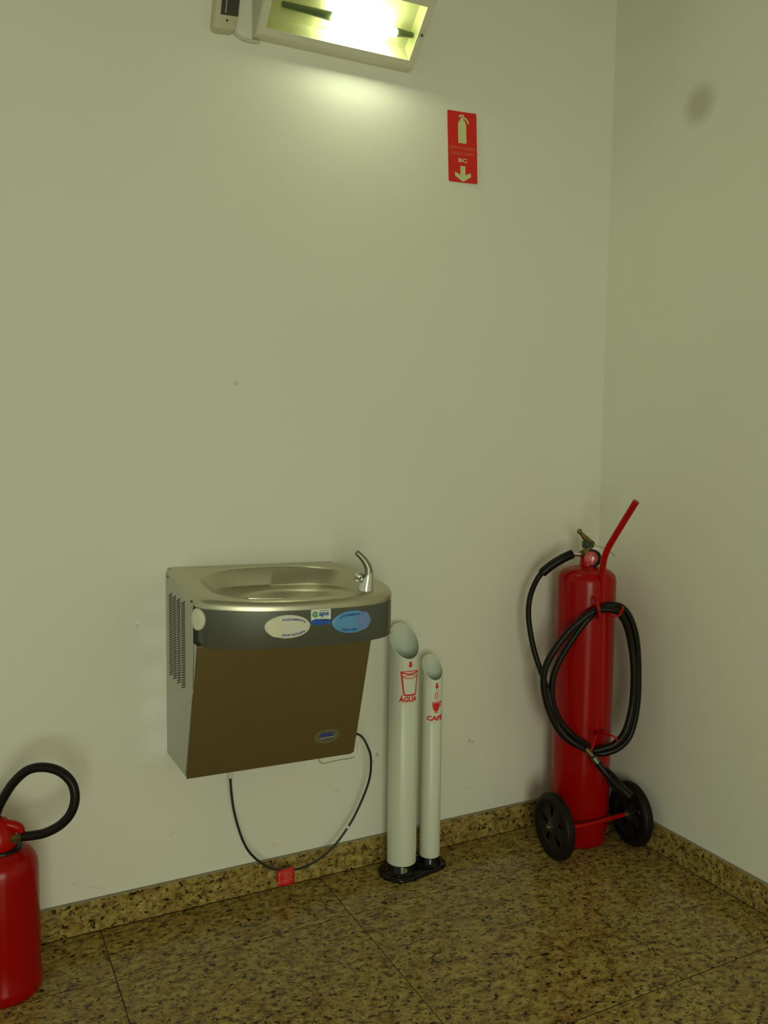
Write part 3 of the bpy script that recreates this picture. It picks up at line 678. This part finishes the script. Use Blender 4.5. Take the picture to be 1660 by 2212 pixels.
# painted-over junction plate half hidden behind the fountain
t = thing('junction_plate', (1.095, D, 0.38), 'painted-over wall plate with one screw peeking out below the fountain', 'wall plate')
FW = lambda u, v, h: Vector((1.0935+u, D-h, 0.438+v-0.0*u))
n = bmesh.new(); slab(n, rrect2d(-0.063, -0.062, 0.066, 0.034, 0.010), FW, 0.0, 0.0045); obj('plate', n, M_wall, t)
n = bmesh.new(); lathe(n, [(0.0028, 0.0045), (0.0028, 0.006), (0, 0.0065)], (1.0745, D, 0.3915), (0, -1, 0), 10); obj('screw', n, M_hub, t)
n = bmesh.new(); pts = [(-0.066, -0.035), (-0.0665, -0.058), (-0.058, -0.066), (-0.045, -0.069), (-0.02, -0.0665), (0.01, -0.0655), (0.035, -0.067), (0.058, -0.065), (0.067, -0.055), (0.068, -0.02)]
decal(n, stroke2d(pts, 0.0028), FW, 0.0006); obj('cracked_filler', n, M_mortar, t)

# ================================================================ CUP DISPENSER TUBES
def cup_tube(name, cx, cy, r, zbase, zlow, zhigh, a0, label, drawer, ztext):
    t = thing(name, (cx, cy, 0.012), label, 'cup tube', 'used cup tubes on the shared black base')
    toc = Vector((-cx, -cy, 0)).normalized(); rt = Vector((-toc.y, toc.x, 0)); 
    if rt.dot(RIGHT) < 0: rt = -rt
    def dirv(a): return toc*math.cos(a)+rt*math.sin(a)
    low = dirv(a0); K = 64; ri = r-0.0022
    n = bmesh.new()
    def ring(rad, zf, K=K): return [n.verts.new(Vector((cx, cy, 0))+rad*Vector((math.cos(2*math.pi*i/K), math.sin(2*math.pi*i/K), 0))+Vector((0, 0, zf(rad*Vector((math.cos(2*math.pi*i/K), math.sin(2*math.pi*i/K), 0)))))) for i in range(K)]
    ztopf = lambda p: (zlow+zhigh)/2-(zhigh-zlow)/2*p.dot(low)/r
    R = [ring(r, lambda p: zbase), ring(r, ztopf), ring(ri, ztopf)]
    for a, c in zip(R[:-1], R[1:]):
        for i in range(K): n.faces.new((a[i], a[(i+1) % K], c[(i+1) % K], c[i]))
    n.faces.new(R[0][::-1]); tb = obj('tube', n, M_pvc, t, True, 50)
    n = bmesh.new(); R = [ring(ri-0.0001, ztopf), ring(ri-0.0001, lambda p: zlow-0.25)]
    for i in range(K): n.faces.new((R[0][i], R[0][(i+1) % K], R[1][(i+1) % K], R[1][i]))
    n.faces.new(R[1]); obj('inner_sleeve', n, M_pvc_in, t, True, 50)
    F = lambda u, v, h: Vector((cx, cy, 0))+(r+h)*dirv(a0+u/r)+Vector((0, 0, v))
    # clear label patch behind the print
    n = bmesh.new(); slab(n, rrect2d(-0.037, ztext-0.016, 0.035, zlow-0.001, 0.002, 2), F, 0.00005, 0.0003, 0.003); obj('label_film', n, M_label_film, t, True, 30)
    drawer(t, F)
    return t
M_label_film = mat('label_film', (0.745, 0.765, 0.66), 0.3, var=0.02)
def arrow(n, F, u, zt, zb, w):
    m = zb+(zt-zb)*0.5; decal(n, poly2d([(u-w*.26, zt), (u+w*.26, zt), (u+w*.26, m), (u+w*.5, m), (u, zb), (u-w*.5, m), (u-w*.26, m)]), F, 0.0006, 0.003)
def draw_water(t, F):
    n = bmesh.new(); arrow(n, F, 0.001, 0.710, 0.689, 0.017); obj('printed_arrow', n, M_print, t); n = bmesh.new()
    zt, zb = 0.678, 0.604; k = 0.0006
    L = [(-0.0290, zt), (-0.0190, zb)]; R_ = [(0.0310, zt+.001), (0.0210, zb)]
    decal(n, stroke2d([L[0], ((L[0][0]+L[1][0])/2, (L[0][1]+L[1][1])/2), L[1]], 0.0054), F, k, 0.003); decal(n, stroke2d([R_[0], ((R_[0][0]+R_[1][0])/2, (R_[0][1]+R_[1][1])/2), R_[1]], 0.0046), F, k, 0.003)
    def bow(x0, x1, z0, z1, sag, w): decal(n, stroke2d([(x0+(x1-x0)*i/8, z0+(z1-z0)*i/8+sag*(1-((i-4)/4)**2)) for i in range(9)], w), F, k, 0.003)
    bow(-0.031, 0.033, zt-0.001, zt-0.001, 0.0025, 0.0030); bow(-0.028, 0.030, zt-0.002, zt-0.002, -0.0055, 0.0046)
    bow(-0.026, 0.028, zt-0.0165, zt-0.0165, 0.0050, 0.0023); bow(-0.026, 0.028, zt-0.0170, zt-0.0170, -0.0050, 0.0026)
    bow(-0.020, 0.022, zb, zb, -0.0015, 0.0056)
    obj('printed_glass', n, M_print, t); n = bmesh.new()
    decal(n, text2d('ÁGUA', 0.0225, -0.004, 0.5885, bold=0.0011, width=0.062), F, k, 0.003); obj('lettering', n, M_print, t)
def draw_coffee(t, F):
    n = bmesh.new(); arrow(n, F, 0.002, 0.6245, 0.6035, 0.0150); k = 0.0006; obj('printed_arrow', n, M_print, t); n = bmesh.new()
    for u0, z0, z1 in ((-0.003, 0.593, 0.573), (0.0045, 0.5995, 0.569)):
        decal(n, stroke2d([(u0-0.003+0.006*t+0.0022*math.sin(t*6.3), z1+(z0-z1)*t) for t in [i/8 for i in range(9)]], 0.0024), F, k, 0.003)
    zt = 0.5625
    cup = [(-0.0135, zt-0.003), (-0.012, zt-0.016), (-0.009, zt-0.026), (-0.004, zt-0.0315), (0.004, zt-0.0315), (0.009, zt-0.026), (0.012, zt-0.016), (0.0135, zt-0.003)]
    decal(n, poly2d(cup), F, k, 0.003); decal(n, stroke2d([(-0.0148, zt-0.002), (0, zt+0.0005), (0.0148, zt+0.001)], 0.0020), F, k, 0.003)
    decal(n, stroke2d([(-0.007, zt-0.0350), (0.007, zt-0.0350)], 0.0018), F, k, 0.003); decal(n, poly2d([(-.002, zt-.031), (.002, zt-.031), (.002, zt-.035), (-.002, zt-.035)]), F, k)
    decal(n, stroke2d([(0.012, zt-0.004), (0.018, zt+0.000), (0.0215, zt-0.003), (0.0195, zt-0.009), (0.0125, zt-0.0155)], 0.0040), F, k, 0.003)
    obj('printed_cup', n, M_print, t); n = bmesh.new()
    decal(n, text2d('CAFÉ', 0.0205, -0.002, 0.508, bold=0.0010, width=0.0575), F, k, 0.003); obj('lettering', n, M_print, t)
TLx, TLy, TRx, TRy = 1.2785, 2.333, 1.386, 2.334
def tube_base():
    t = thing('tube_base', ((TLx+TRx)/2, 2.333, 0), 'glossy black floor stand with two round lobes holding the white cup tubes', 'stand')
    # plan outline: two lobes joined by tangents
    r1, r2 = 0.071, 0.052; c1 = Vector((TLx-0.004, TLy, 0)); c2 = Vector((TRx+0.004, TRy, 0)); d = (c2-c1).length; a = math.acos((r1-r2)/d)
    th = math.atan2(c2.y-c1.y, c2.x-c1.x)
    def outline(k):
        o = []
        for i in range(41): ang = th+a+(2*math.pi-2*a)*i/40; o.append(c1+(r1-k)*Vector((math.cos(ang), math.sin(ang), 0)))
        for i in range(25): ang = th-a+2*a*i/24; o.append(c2+(r2-k)*Vector((math.cos(ang), math.sin(ang), 0)))
        return o
    n = bmesh.new(); rr = []
    for k, z in ((0.002, 0.0), (0.0, 0.003), (0.0, 0.006), (0.002, 0.0095), (0.006, 0.0115), (0.012, 0.0125)): rr.append([n.verts.new(p+Vector((0, 0, z))) for p in outline(k)])
    N_ = len(rr[0])
    for q, w in zip(rr[:-1], rr[1:]):
        for i in range(N_): n.faces.new((q[i], q[(i+1) % N_], w[(i+1) % N_], w[i]))
    n.faces.new(rr[0][::-1]); n.faces.new(rr[-1]); obj('base_plate', n, M_black, t, True, 40)
    for (x, y, r, h) in ((TLx, TLy, 0.0475, 0.040), (TRx, TRy, 0.034, 0.037)):
        n = bmesh.new(); lathe(n, [(r+0.010, 0.0122), (r+0.004, 0.0150), (r+0.0008, 0.021), (r+0.0003, h-0.002), (r-0.001, h), (0, h)], (x, y, 0), seg=56); obj('collar', n, M_black, t, True, 40)
    toc = Vector((-TLx, -TLy, 0)).normalized(); rt = Vector((-toc.y, toc.x, 0)); rt = rt if rt.dot(RIGHT) > 0 else -rt
    F = lambda u, v, h: Vector((TLx, TLy, 0))+(0.0483+h)*(toc*math.cos(0.22+u/0.0478)+rt*math.sin(0.22+u/0.0478))+Vector((0, 0, v))
    n = bmesh.new(); slab(n, ellipse2d(0.002, 0.0285, 0.0085, 0.0085, 24), F, 0.0003, 0.0008, 0.003); obj('round_sticker', n, M_copper, t)
tube_base()
cup_tube('cup_tube', TLx+0.001, TLy, 0.0475, 0.041, 0.716, 0.815, math.radians(24), 'wide white tube with slanted top marked ÁGUA with a red glass', draw_water, 0.5905)
cup_tube('cup_tube', TRx, TRy, 0.034, 0.038, 0.6315, 0.703, math.radians(23), 'narrow white tube with slanted top marked CAFÉ with a red cup', draw_coffee, 0.508)

# ================================================================ BIG WHEELED EXTINGUISHER
def big_extinguisher():
    cx, cy, r = 1.964, 2.272, 0.1005
    t = thing('wheeled_fire_extinguisher', (cx, cy, 0), 'tall red wheeled fire extinguisher with coiled black hose in the corner', 'fire extinguisher')
    n = bmesh.new()
    prof = [(r-0.016, 0.0), (r-0.012, 0.0015), (r-0.006, 0.012), (r-0.0045, 0.05), (r-0.003, 0.056), (r, 0.064), (r, 0.3), (r, 0.6), (r, 0.925), (r-0.001, 0.937), (r-0.006, 0.950), (r-0.018, 0.962), (r-0.040, 0.972), (r-0.065, 0.977), (0.028, 0.979)]
    lathe(n, prof, (cx, cy, 0), seg=72); obj('cylinder', n, M_red, t, True, 40)
    n = bmesh.new(); lathe(n, [(0.027, 0.972), (0.025, 0.982), (0.024, 1.006), (0.020, 1.010)], (cx, cy, 0), seg=32); obj('neck', n, M_red2, t, True, 40)
    # valve body
    n = bmesh.new(); lathe(n, [(0.019, 1.005), (0.021, 1.012), (0.021, 1.028), (0.016, 1.036), (0.014, 1.048), (0.012, 1.054)], (cx, cy, 0), seg=24); vb = obj('valve_body', n, M_brass, t, True, 40)
    n = bmesh.new(); box(n, (cx-0.016, cy-0.014, 1.040), (cx+0.018, cy+0.014, 1.064), 0.004, 2); obj('valve_head', n, M_gunmetal, t, True, 40)
    n = bmesh.new(); sweep(n, spline([(cx+0.016, cy-0.002, 1.050), (cx-0.002, cy-0.002, 1.064), (cx-0.018, cy-0.002, 1.078), (cx-0.034, cy, 1.094)], 4), [0.013, 0.013, 0.0125, 0.012, 0.0115, 0.011, 0.0105, 0.010, 0.009, 0.008, 0.007, 0.0065, 0.006], 12); lv = obj('lever', n, M_brass, t, True, 50)
    n = bmesh.new(); bmesh.ops.create_uvsphere(n, u_segments=18, v_segments=12, radius=0.0090, matrix=Matrix.Translation((cx-0.038, cy, 1.098))); obj('lever_ball', n, M_brass, lv, True)
    # outlet fitting to the left
    lf = Vector((-0.98, 0.15, 0)).normalized()
    n = bmesh.new(); P = Vector((cx, cy, 1.019)); sweep(n, [P+lf*0.012, P+lf*0.030], 0.0115, 6); obj('hose_nut', n, M_brass, t)
    n = bmesh.new(); sweep(n, [P+lf*0.028, P+lf*0.064+Vector((0, 0, .001))], 0.0080, 14); obj('hose_coupling', n, M_chrome, t, True, 40)
    # pressure gauge facing the camera
    toc = (Vector((0, 0, 1.25))-Vector((cx, cy, 1.0))).normalized(); G = Vector((1.968, 2.250, 1.006))
    n = bmesh.new(); lathe(n, [(0.010, -0.028), (0.012, -0.012), (0.028, -0.010), (0.0305, -0.004), (0.0305, 0.004), (0.028, 0.007), (0.0235, 0.0075), (0.023, 0.004)], G, toc, 36, True, True); ga = obj('pressure_gauge', n, M_rubber, t, True, 40)
    n = bmesh.new(); G2 = G-RIGHT*0.005; lathe(n, [(0.0235, 0.004), (0.0235, 0.009), (0.019, 0.0115), (0.009, 0.0130), (0, 0.0135)], G2, toc, 32); obj('gauge_face', n, M_gauge, ga, True, 60)
    rt = Vector((-toc.y, toc.x, 0)).normalized(); rt = rt if rt.dot(RIGHT) > 0 else -rt; upv = rt.cross(toc)*(1 if rt.cross(toc).z > 0 else -1)
    FG = lambda u, v, h: G2+rt*u+upv*v+toc*h
    n = bmesh.new(); decal(n, stroke2d([(-0.006, 0.008), (0.004, -0.010)], 0.0014), FG, 0.0142); obj('gauge_needle', n, mat('pale_needle', (0.7, 0.65, 0.3), 0.4, var=0.05), ga)
    n = bmesh.new(); decal(n, stroke2d([(-0.003, 0.0125), (0.002, 0.0128), (0.006, 0.011)], 0.003), FG, 0.0128); obj('gauge_zone', n, M_gauge_g, ga)
    # seal wire
    n = bmesh.new(); sweep(n, spline([(1.983, 2.276, 1.051), (2.000, 2.262, 1.046), (2.030, 2.245, 1.032), (2.052, 2.232, 1.012)], 5), 0.0010, 6); obj('seal_wire', n, M_copper2, t, True)
    # push handle
    n = bmesh.new(); sweep(n, spline([(1.968, 2.177, 0.43), (1.964, 2.177, 0.628), (1.956, 2.176, 0.868), (1.947, 2.172, 0.964), (1.939, 2.163, 1.0), (1.936, 2.150, 1.033), (1.938, 2.125, 1.079), (1.957, 2.04, 1.217)], 7), 0.0108, 16); obj('push_handle', n, M_red2, t, True, 50)
    # hose: free run, sleeve, coil loops
    up = [(1.929, 2.323, 1.018), (1.898, 2.327, 1.009), (1.863, 2.332, 0.991), (1.825, 2.327, 0.968), (1.795, 2.328, 0.934), (1.766, 2.326, 0.88), (1.752, 2.317, 0.819), (1.751, 2.3, 0.75), (1.757, 2.279, 0.682), (1.77, 2.254, 0.615), (1.784, 2.236, 0.554), (1.793, 2.219, 0.486), (1.818, 2.195, 0.427), (1.852, 2.168, 0.393), (1.89, 2.146, 0.37)]
    up = [P+lf*0.058+Vector((0, 0, .001))]+[Vector(p) for p in up[0:]]
    up[1] = Vector((1.890, 2.285, 1.014)); up[2] = Vector((1.868, 2.292, 1.003)); up[3] = Vector((1.842, 2.303, 0.986)); up[4] = Vector((1.814, 2.315, 0.962))
    n = bmesh.new(); sweep(n, spline([up[0], up[2], up[3]]+up[4:], 7), 0.0095, 14); hs = obj('hose', n, M_rubber, t, True)
    n = bmesh.new(); sweep(n, spline([up[0]+lf*0.002, up[1], up[2], up[3], up[4], up[4].lerp(up[5], 0.35)], 6), 0.0158, 18); obj('hose_sleeve', n, M_rubber, hs, True, 50)
    coil1 = [(1.916, 2.161, 0.364), (1.858, 2.18, 0.389), (1.814, 2.203, 0.427), (1.78, 2.22, 0.495), (1.76, 2.231, 0.574), (1.761, 2.23, 0.645), (1.789, 2.216, 0.712), (1.83, 2.196, 0.774), (1.87, 2.175, 0.818), (1.904, 2.158, 0.844), (1.938, 2.14, 0.85), (1.972, 2.123, 0.842), (2.005, 2.117, 0.799), (2.03, 2.115, 0.728), (2.041, 2.109, 0.636), (2.04, 2.109, 0.524), (2.015, 2.11, 0.434), (1.985, 2.125, 0.389), (1.951, 2.143, 0.371), (1.919, 2.159, 0.362)]
    n = bmesh.new(); sweep(n, spline(coil1, 7), 0.0115, 14); obj('hose_coil', n, M_rubber, t, True)
    coil2 = [(1.915, 2.178, 0.373), (1.866, 2.198, 0.409), (1.824, 2.222, 0.463), (1.8, 2.234, 0.528), (1.798, 2.235, 0.6), (1.816, 2.227, 0.664), (1.848, 2.211, 0.728), (1.882, 2.193, 0.788), (1.923, 2.173, 0.839), (1.961, 2.153, 0.86), (2.0, 2.133, 0.853), (2.031, 2.12, 0.809), (2.053, 2.114, 0.737), (2.065, 2.113, 0.632), (2.065, 2.113, 0.512), (2.044, 2.117, 0.416), (2.004, 2.127, 0.371), (1.958, 2.15, 0.351), (1.934, 2.171, 0.349)]
    n = bmesh.new(); sweep(n, spline(coil2, 7), 0.0110, 14); obj('hose_coil', n, M_rubber, t, True)
    # discharge nozzle
    noz = [Vector(p) for p in [(1.874, 2.145, 0.382), (1.893, 2.133, 0.358), (1.905, 2.119, 0.337), (1.919, 2.104, 0.313), (1.932, 2.084, 0.291), (1.945, 2.064, 0.274), (1.955, 2.046, 0.26), (1.967, 2.028, 0.243)]]
    n = bmesh.new(); sweep(n, [noz[0], noz[1]], 0.0088, 14); obj('nozzle_coupling', n, M_brass, t, True, 40)
    n = bmesh.new(); sweep(n, [noz[1].lerp(noz[2], .2), noz[2].lerp(noz[3], .1)], 0.0125, 14); obj('nozzle_ferrule', n, M_hub, t, True, 40)
    n = bmesh.new(); sweep(n, [noz[2], noz[3], noz[4], noz[5], noz[6], noz[7]], [0.013, 0.0105, 0.013, 0.0165, 0.0165, 0.0170], 16); nz = obj('nozzle', n, M_rubber, t, True, 30)
    n = bmesh.new(); a_, b_ = noz[4]+Vector((-0.012, 0, -0.012)), noz[5]+Vector((-0.008, 0, -0.020)); sweep(n, [noz[3]+Vector((0.004, -0.004, 0.012)), noz[4]+Vector((0.004, -0.006, 0.018)), noz[5]+Vector((0.004, -0.006, 0.014))], 0.0045, 8); sweep(n, [noz[4], a_, b_], 0.0045, 8); obj('nozzle_lever', n, M_rubber, nz, True, 40)
    # hose hooks
    for nm, pts in (('hose_hook', [(1.944, 2.17, 0.841), (1.929, 2.11, 0.838), (1.935, 2.095, 0.836), (1.946, 2.09, 0.838), (1.958, 2.09, 0.849), (1.968, 2.093, 0.866)]), ('hose_hook', [(1.942, 2.17, 0.423), (1.934, 2.1, 0.435), (1.944, 2.082, 0.43), (1.951, 2.08, 0.416)]), ('hose_hook', [(1.943, 2.17, 0.415), (1.888, 2.12, 0.428), (1.872, 2.105, 0.416), (1.859, 2.1, 0.392)])):
        n = bmesh.new(); sweep(n, spline(pts, 5), 0.0038, 8); obj(nm, n, M_red2, t, True)
    n = bmesh.new(); sweep(n, spline([(1.923, 2.165, 0.817), (1.894, 2.125, 0.839), (1.878, 2.11, 0.862), (1.888, 2.13, 0.880), (1.914, 2.165, 0.882)], 4), 0.0050, 8); obj('hose_strap', n, M_red2, t, True)
    # axle and wheels
    wr = 0.109; wl = Vector((1.793, 2.196, wr)); wr_c = Vector((2.099, 2.158, wr)); ax = (wr_c-wl).normalized()
    n = bmesh.new(); sweep(n, spline([wl+ax*0.01, wl+ax*0.075+Vector((0, -0.030, 0)), Vector((1.965, 2.157, wr)), wr_c-ax*0.06+Vector((0, -0.006, 0)), wr_c-ax*0.012], 5), 0.0075, 12); obj('axle', n, M_red2, t, True, 50)
    def wheel(c, outer):
        n = bmesh.new(); w = 0.040
        lathe(n, [(wr-0.034, -w*.32), (wr-0.022, -w*.46), (wr-0.009, -w*.47), (wr-0.002, -w*.33), (wr, -w*.15), (wr, w*.15), (wr-0.002, w*.33), (wr-0.009, w*.47), (wr-0.022, w*.46), (wr-0.034, w*.32), (wr-0.036, 0.0), (wr-0.034, -w*.32)], c, ax, 56, False, False)
        ti = obj('wheel', n, M_tire, t, True, 50)
        # tread grooves as thin raised ribs round the tyre
        n = bmesh.new()
        for o_ in (-0.006, 0.006): lathe(n, [(wr-0.0002, o_-0.0016), (wr+0.0012, o_-0.0010), (wr+0.0012, o_+0.0010), (wr-0.0002, o_+0.0016)], c, ax, 56, False, False)
        obj('tyre_tread', n, M_tire, ti, True, 40)
        # rim disc with five openings
        u = ax.orthogonal().normalized(); v = ax.cross(u)
        n = bmesh.new(); ro, rm, r1, ri = wr-0.032, wr-0.041, wr-0.052, 0.030; K = 60
        def P_(r_, k, h): a = 2*math.pi*k/K; return c+ax*h+r_*(math.cos(a)*u+math.sin(a)*v)
        for sgn in (-1, 1):
            for k in range(K):
                hole = (k % 12) in (5, 6, 7)
                n.faces.new([n.verts.new(P_(ro, k, sgn*0.012)), n.verts.new(P_(ro, k+1, sgn*0.012)), n.verts.new(P_(rm, k+1, sgn*0.007)), n.verts.new(P_(rm, k, sgn*0.007))])
                if not hole: n.faces.new([n.verts.new(P_(rm, k, sgn*0.007)), n.verts.new(P_(rm, k+1, sgn*0.007)), n.verts.new(P_(ri, k+1, sgn*0.009)), n.verts.new(P_(ri, k, sgn*0.009))])
                n.faces.new([n.verts.new(P_(ri, k, sgn*0.009)), n.verts.new(P_(ri, k+1, sgn*0.009)), n.verts.new(P_(0.016, k+1, sgn*0.014)), n.verts.new(P_(0.016, k, sgn*0.014))])
        bmesh.ops.remove_doubles(n, verts=n.verts[:], dist=1e-5)
        obj('rim', n, M_rim, ti, True, 40)
        n = bmesh.new(); lathe(n, [(0.0, -0.030), (0.008, -0.029), (0.0095, -0.026), (0.010, -0.018), (0.0165, -0.017), (0.0165, 0.017), (0.010, 0.018), (0.0095, 0.021), (0, 0.021)], c, ax, 20, False, False); obj('hub', n, M_hub, ti, True, 40)
    wheel(wl, -1); wheel(wr_c, 1)
big_extinguisher()

# ================================================================ SMALL EXTINGUISHER (cut by the left edge)
def small_extinguisher():
    cx, cy, r = 0.0955, 2.255, 0.085
    t = thing('small_fire_extinguisher', (cx, cy, 0), 'small red fire extinguisher with a looped black hose standing at the left edge', 'fire extinguisher')
    n = bmesh.new()
    lathe(n, [(r-0.010, 0.0), (r-0.002, 0.001), (r+0.0015, 0.006), (r+0.004, 0.022), (r+0.003, 0.034), (r-0.001, 0.046), (r, 0.10), (r-0.001, 0.20), (r-0.001, 0.315), (r-0.003, 0.332), (r-0.010, 0.350), (r-0.022, 0.363), (r-0.040, 0.371), (0.035, 0.374)], (cx, cy, 0), seg=72); obj('cylinder', n, M_red, t, True, 40)
    n = bmesh.new(); lathe(n, [(0.044, 0.368), (0.048, 0.371), (0.047, 0.376), (0.038, 0.379)], (cx, cy, 0), seg=40); obj('neck_ring', n, M_rubber, t, True, 40)
    # red valve guard
    n = bmesh.new(); lathe(n, [(0.036, 0.374), (0.041, 0.382), (0.041, 0.400), (0.036, 0.418), (0.028, 0.434), (0.018, 0.448), (0.010, 0.452)], (cx-0.006, cy-0.004, 0), seg=40); gd = obj('valve_guard', n, M_red2, t, True, 40)
    n = bmesh.new(); sweep(n, spline([(cx+0.005, cy-0.010, 0.437), (cx+0.026, cy-0.014, 0.430), (cx+0.040, cy-0.016, 0.420), (cx+0.044, cy-0.018, 0.409)], 4), [0.012]*8+[0.011, 0.0105, 0.010, 0.009, 0.008], 14); obj('guard_lip', n, M_red2, gd, True, 50)
    n = bmesh.new(); sweep(n, spline([(cx-0.010, cy, 0.445), (cx-0.045, cy+0.012, 0.462), (cx-0.10, cy+0.03, 0.480)], 4), 0.010, 12); obj('carry_handle', n, M_rubber, t, True, 50)
    n = bmesh.new(); sweep(n, spline([(cx-0.008, cy, 0.450), (cx-0.03, cy+0.01, 0.485), (cx-0.09, cy+0.03, 0.515)], 4), 0.008, 12); obj('squeeze_lever', n, M_rubber, t, True, 50)
    # outlet and hose loop
    n = bmesh.new(); sweep(n, [(cx+0.015, cy-0.028, 0.4015), (cx+0.030, cy-0.026, 0.4005), (cx+0.042, cy-0.021, 0.400)], [0.0115, 0.0115, 0.010], 6); obj('hose_nut', n, M_brass, t)
    lp = [(0.083, 2.272, 0.452), (0.089, 2.27, 0.47), (0.102, 2.266, 0.497), (0.125, 2.258, 0.534), (0.157, 2.244, 0.565), (0.194, 2.226, 0.573), (0.23, 2.207, 0.562), (0.255, 2.191, 0.534), (0.261, 2.184, 0.496), (0.25, 2.186, 0.458), (0.226, 2.196, 0.429), (0.194, 2.21, 0.41), (0.168, 2.223, 0.403), (0.138, 2.235, 0.400)]
    n = bmesh.new(); sweep(n, spline(lp, 8), 0.0118, 16); obj('hose', n, M_rubber, t, True, 60)
    n = bmesh.new(); sweep(n, [(0.087, 2.271, 0.470), (0.080, 2.273, 0.448), (0.066, 2.279, 0.432)], [0.009, 0.009, 0.008], 10); obj('nozzle_tip', n, M_brass, t, True, 50)
small_extinguisher()
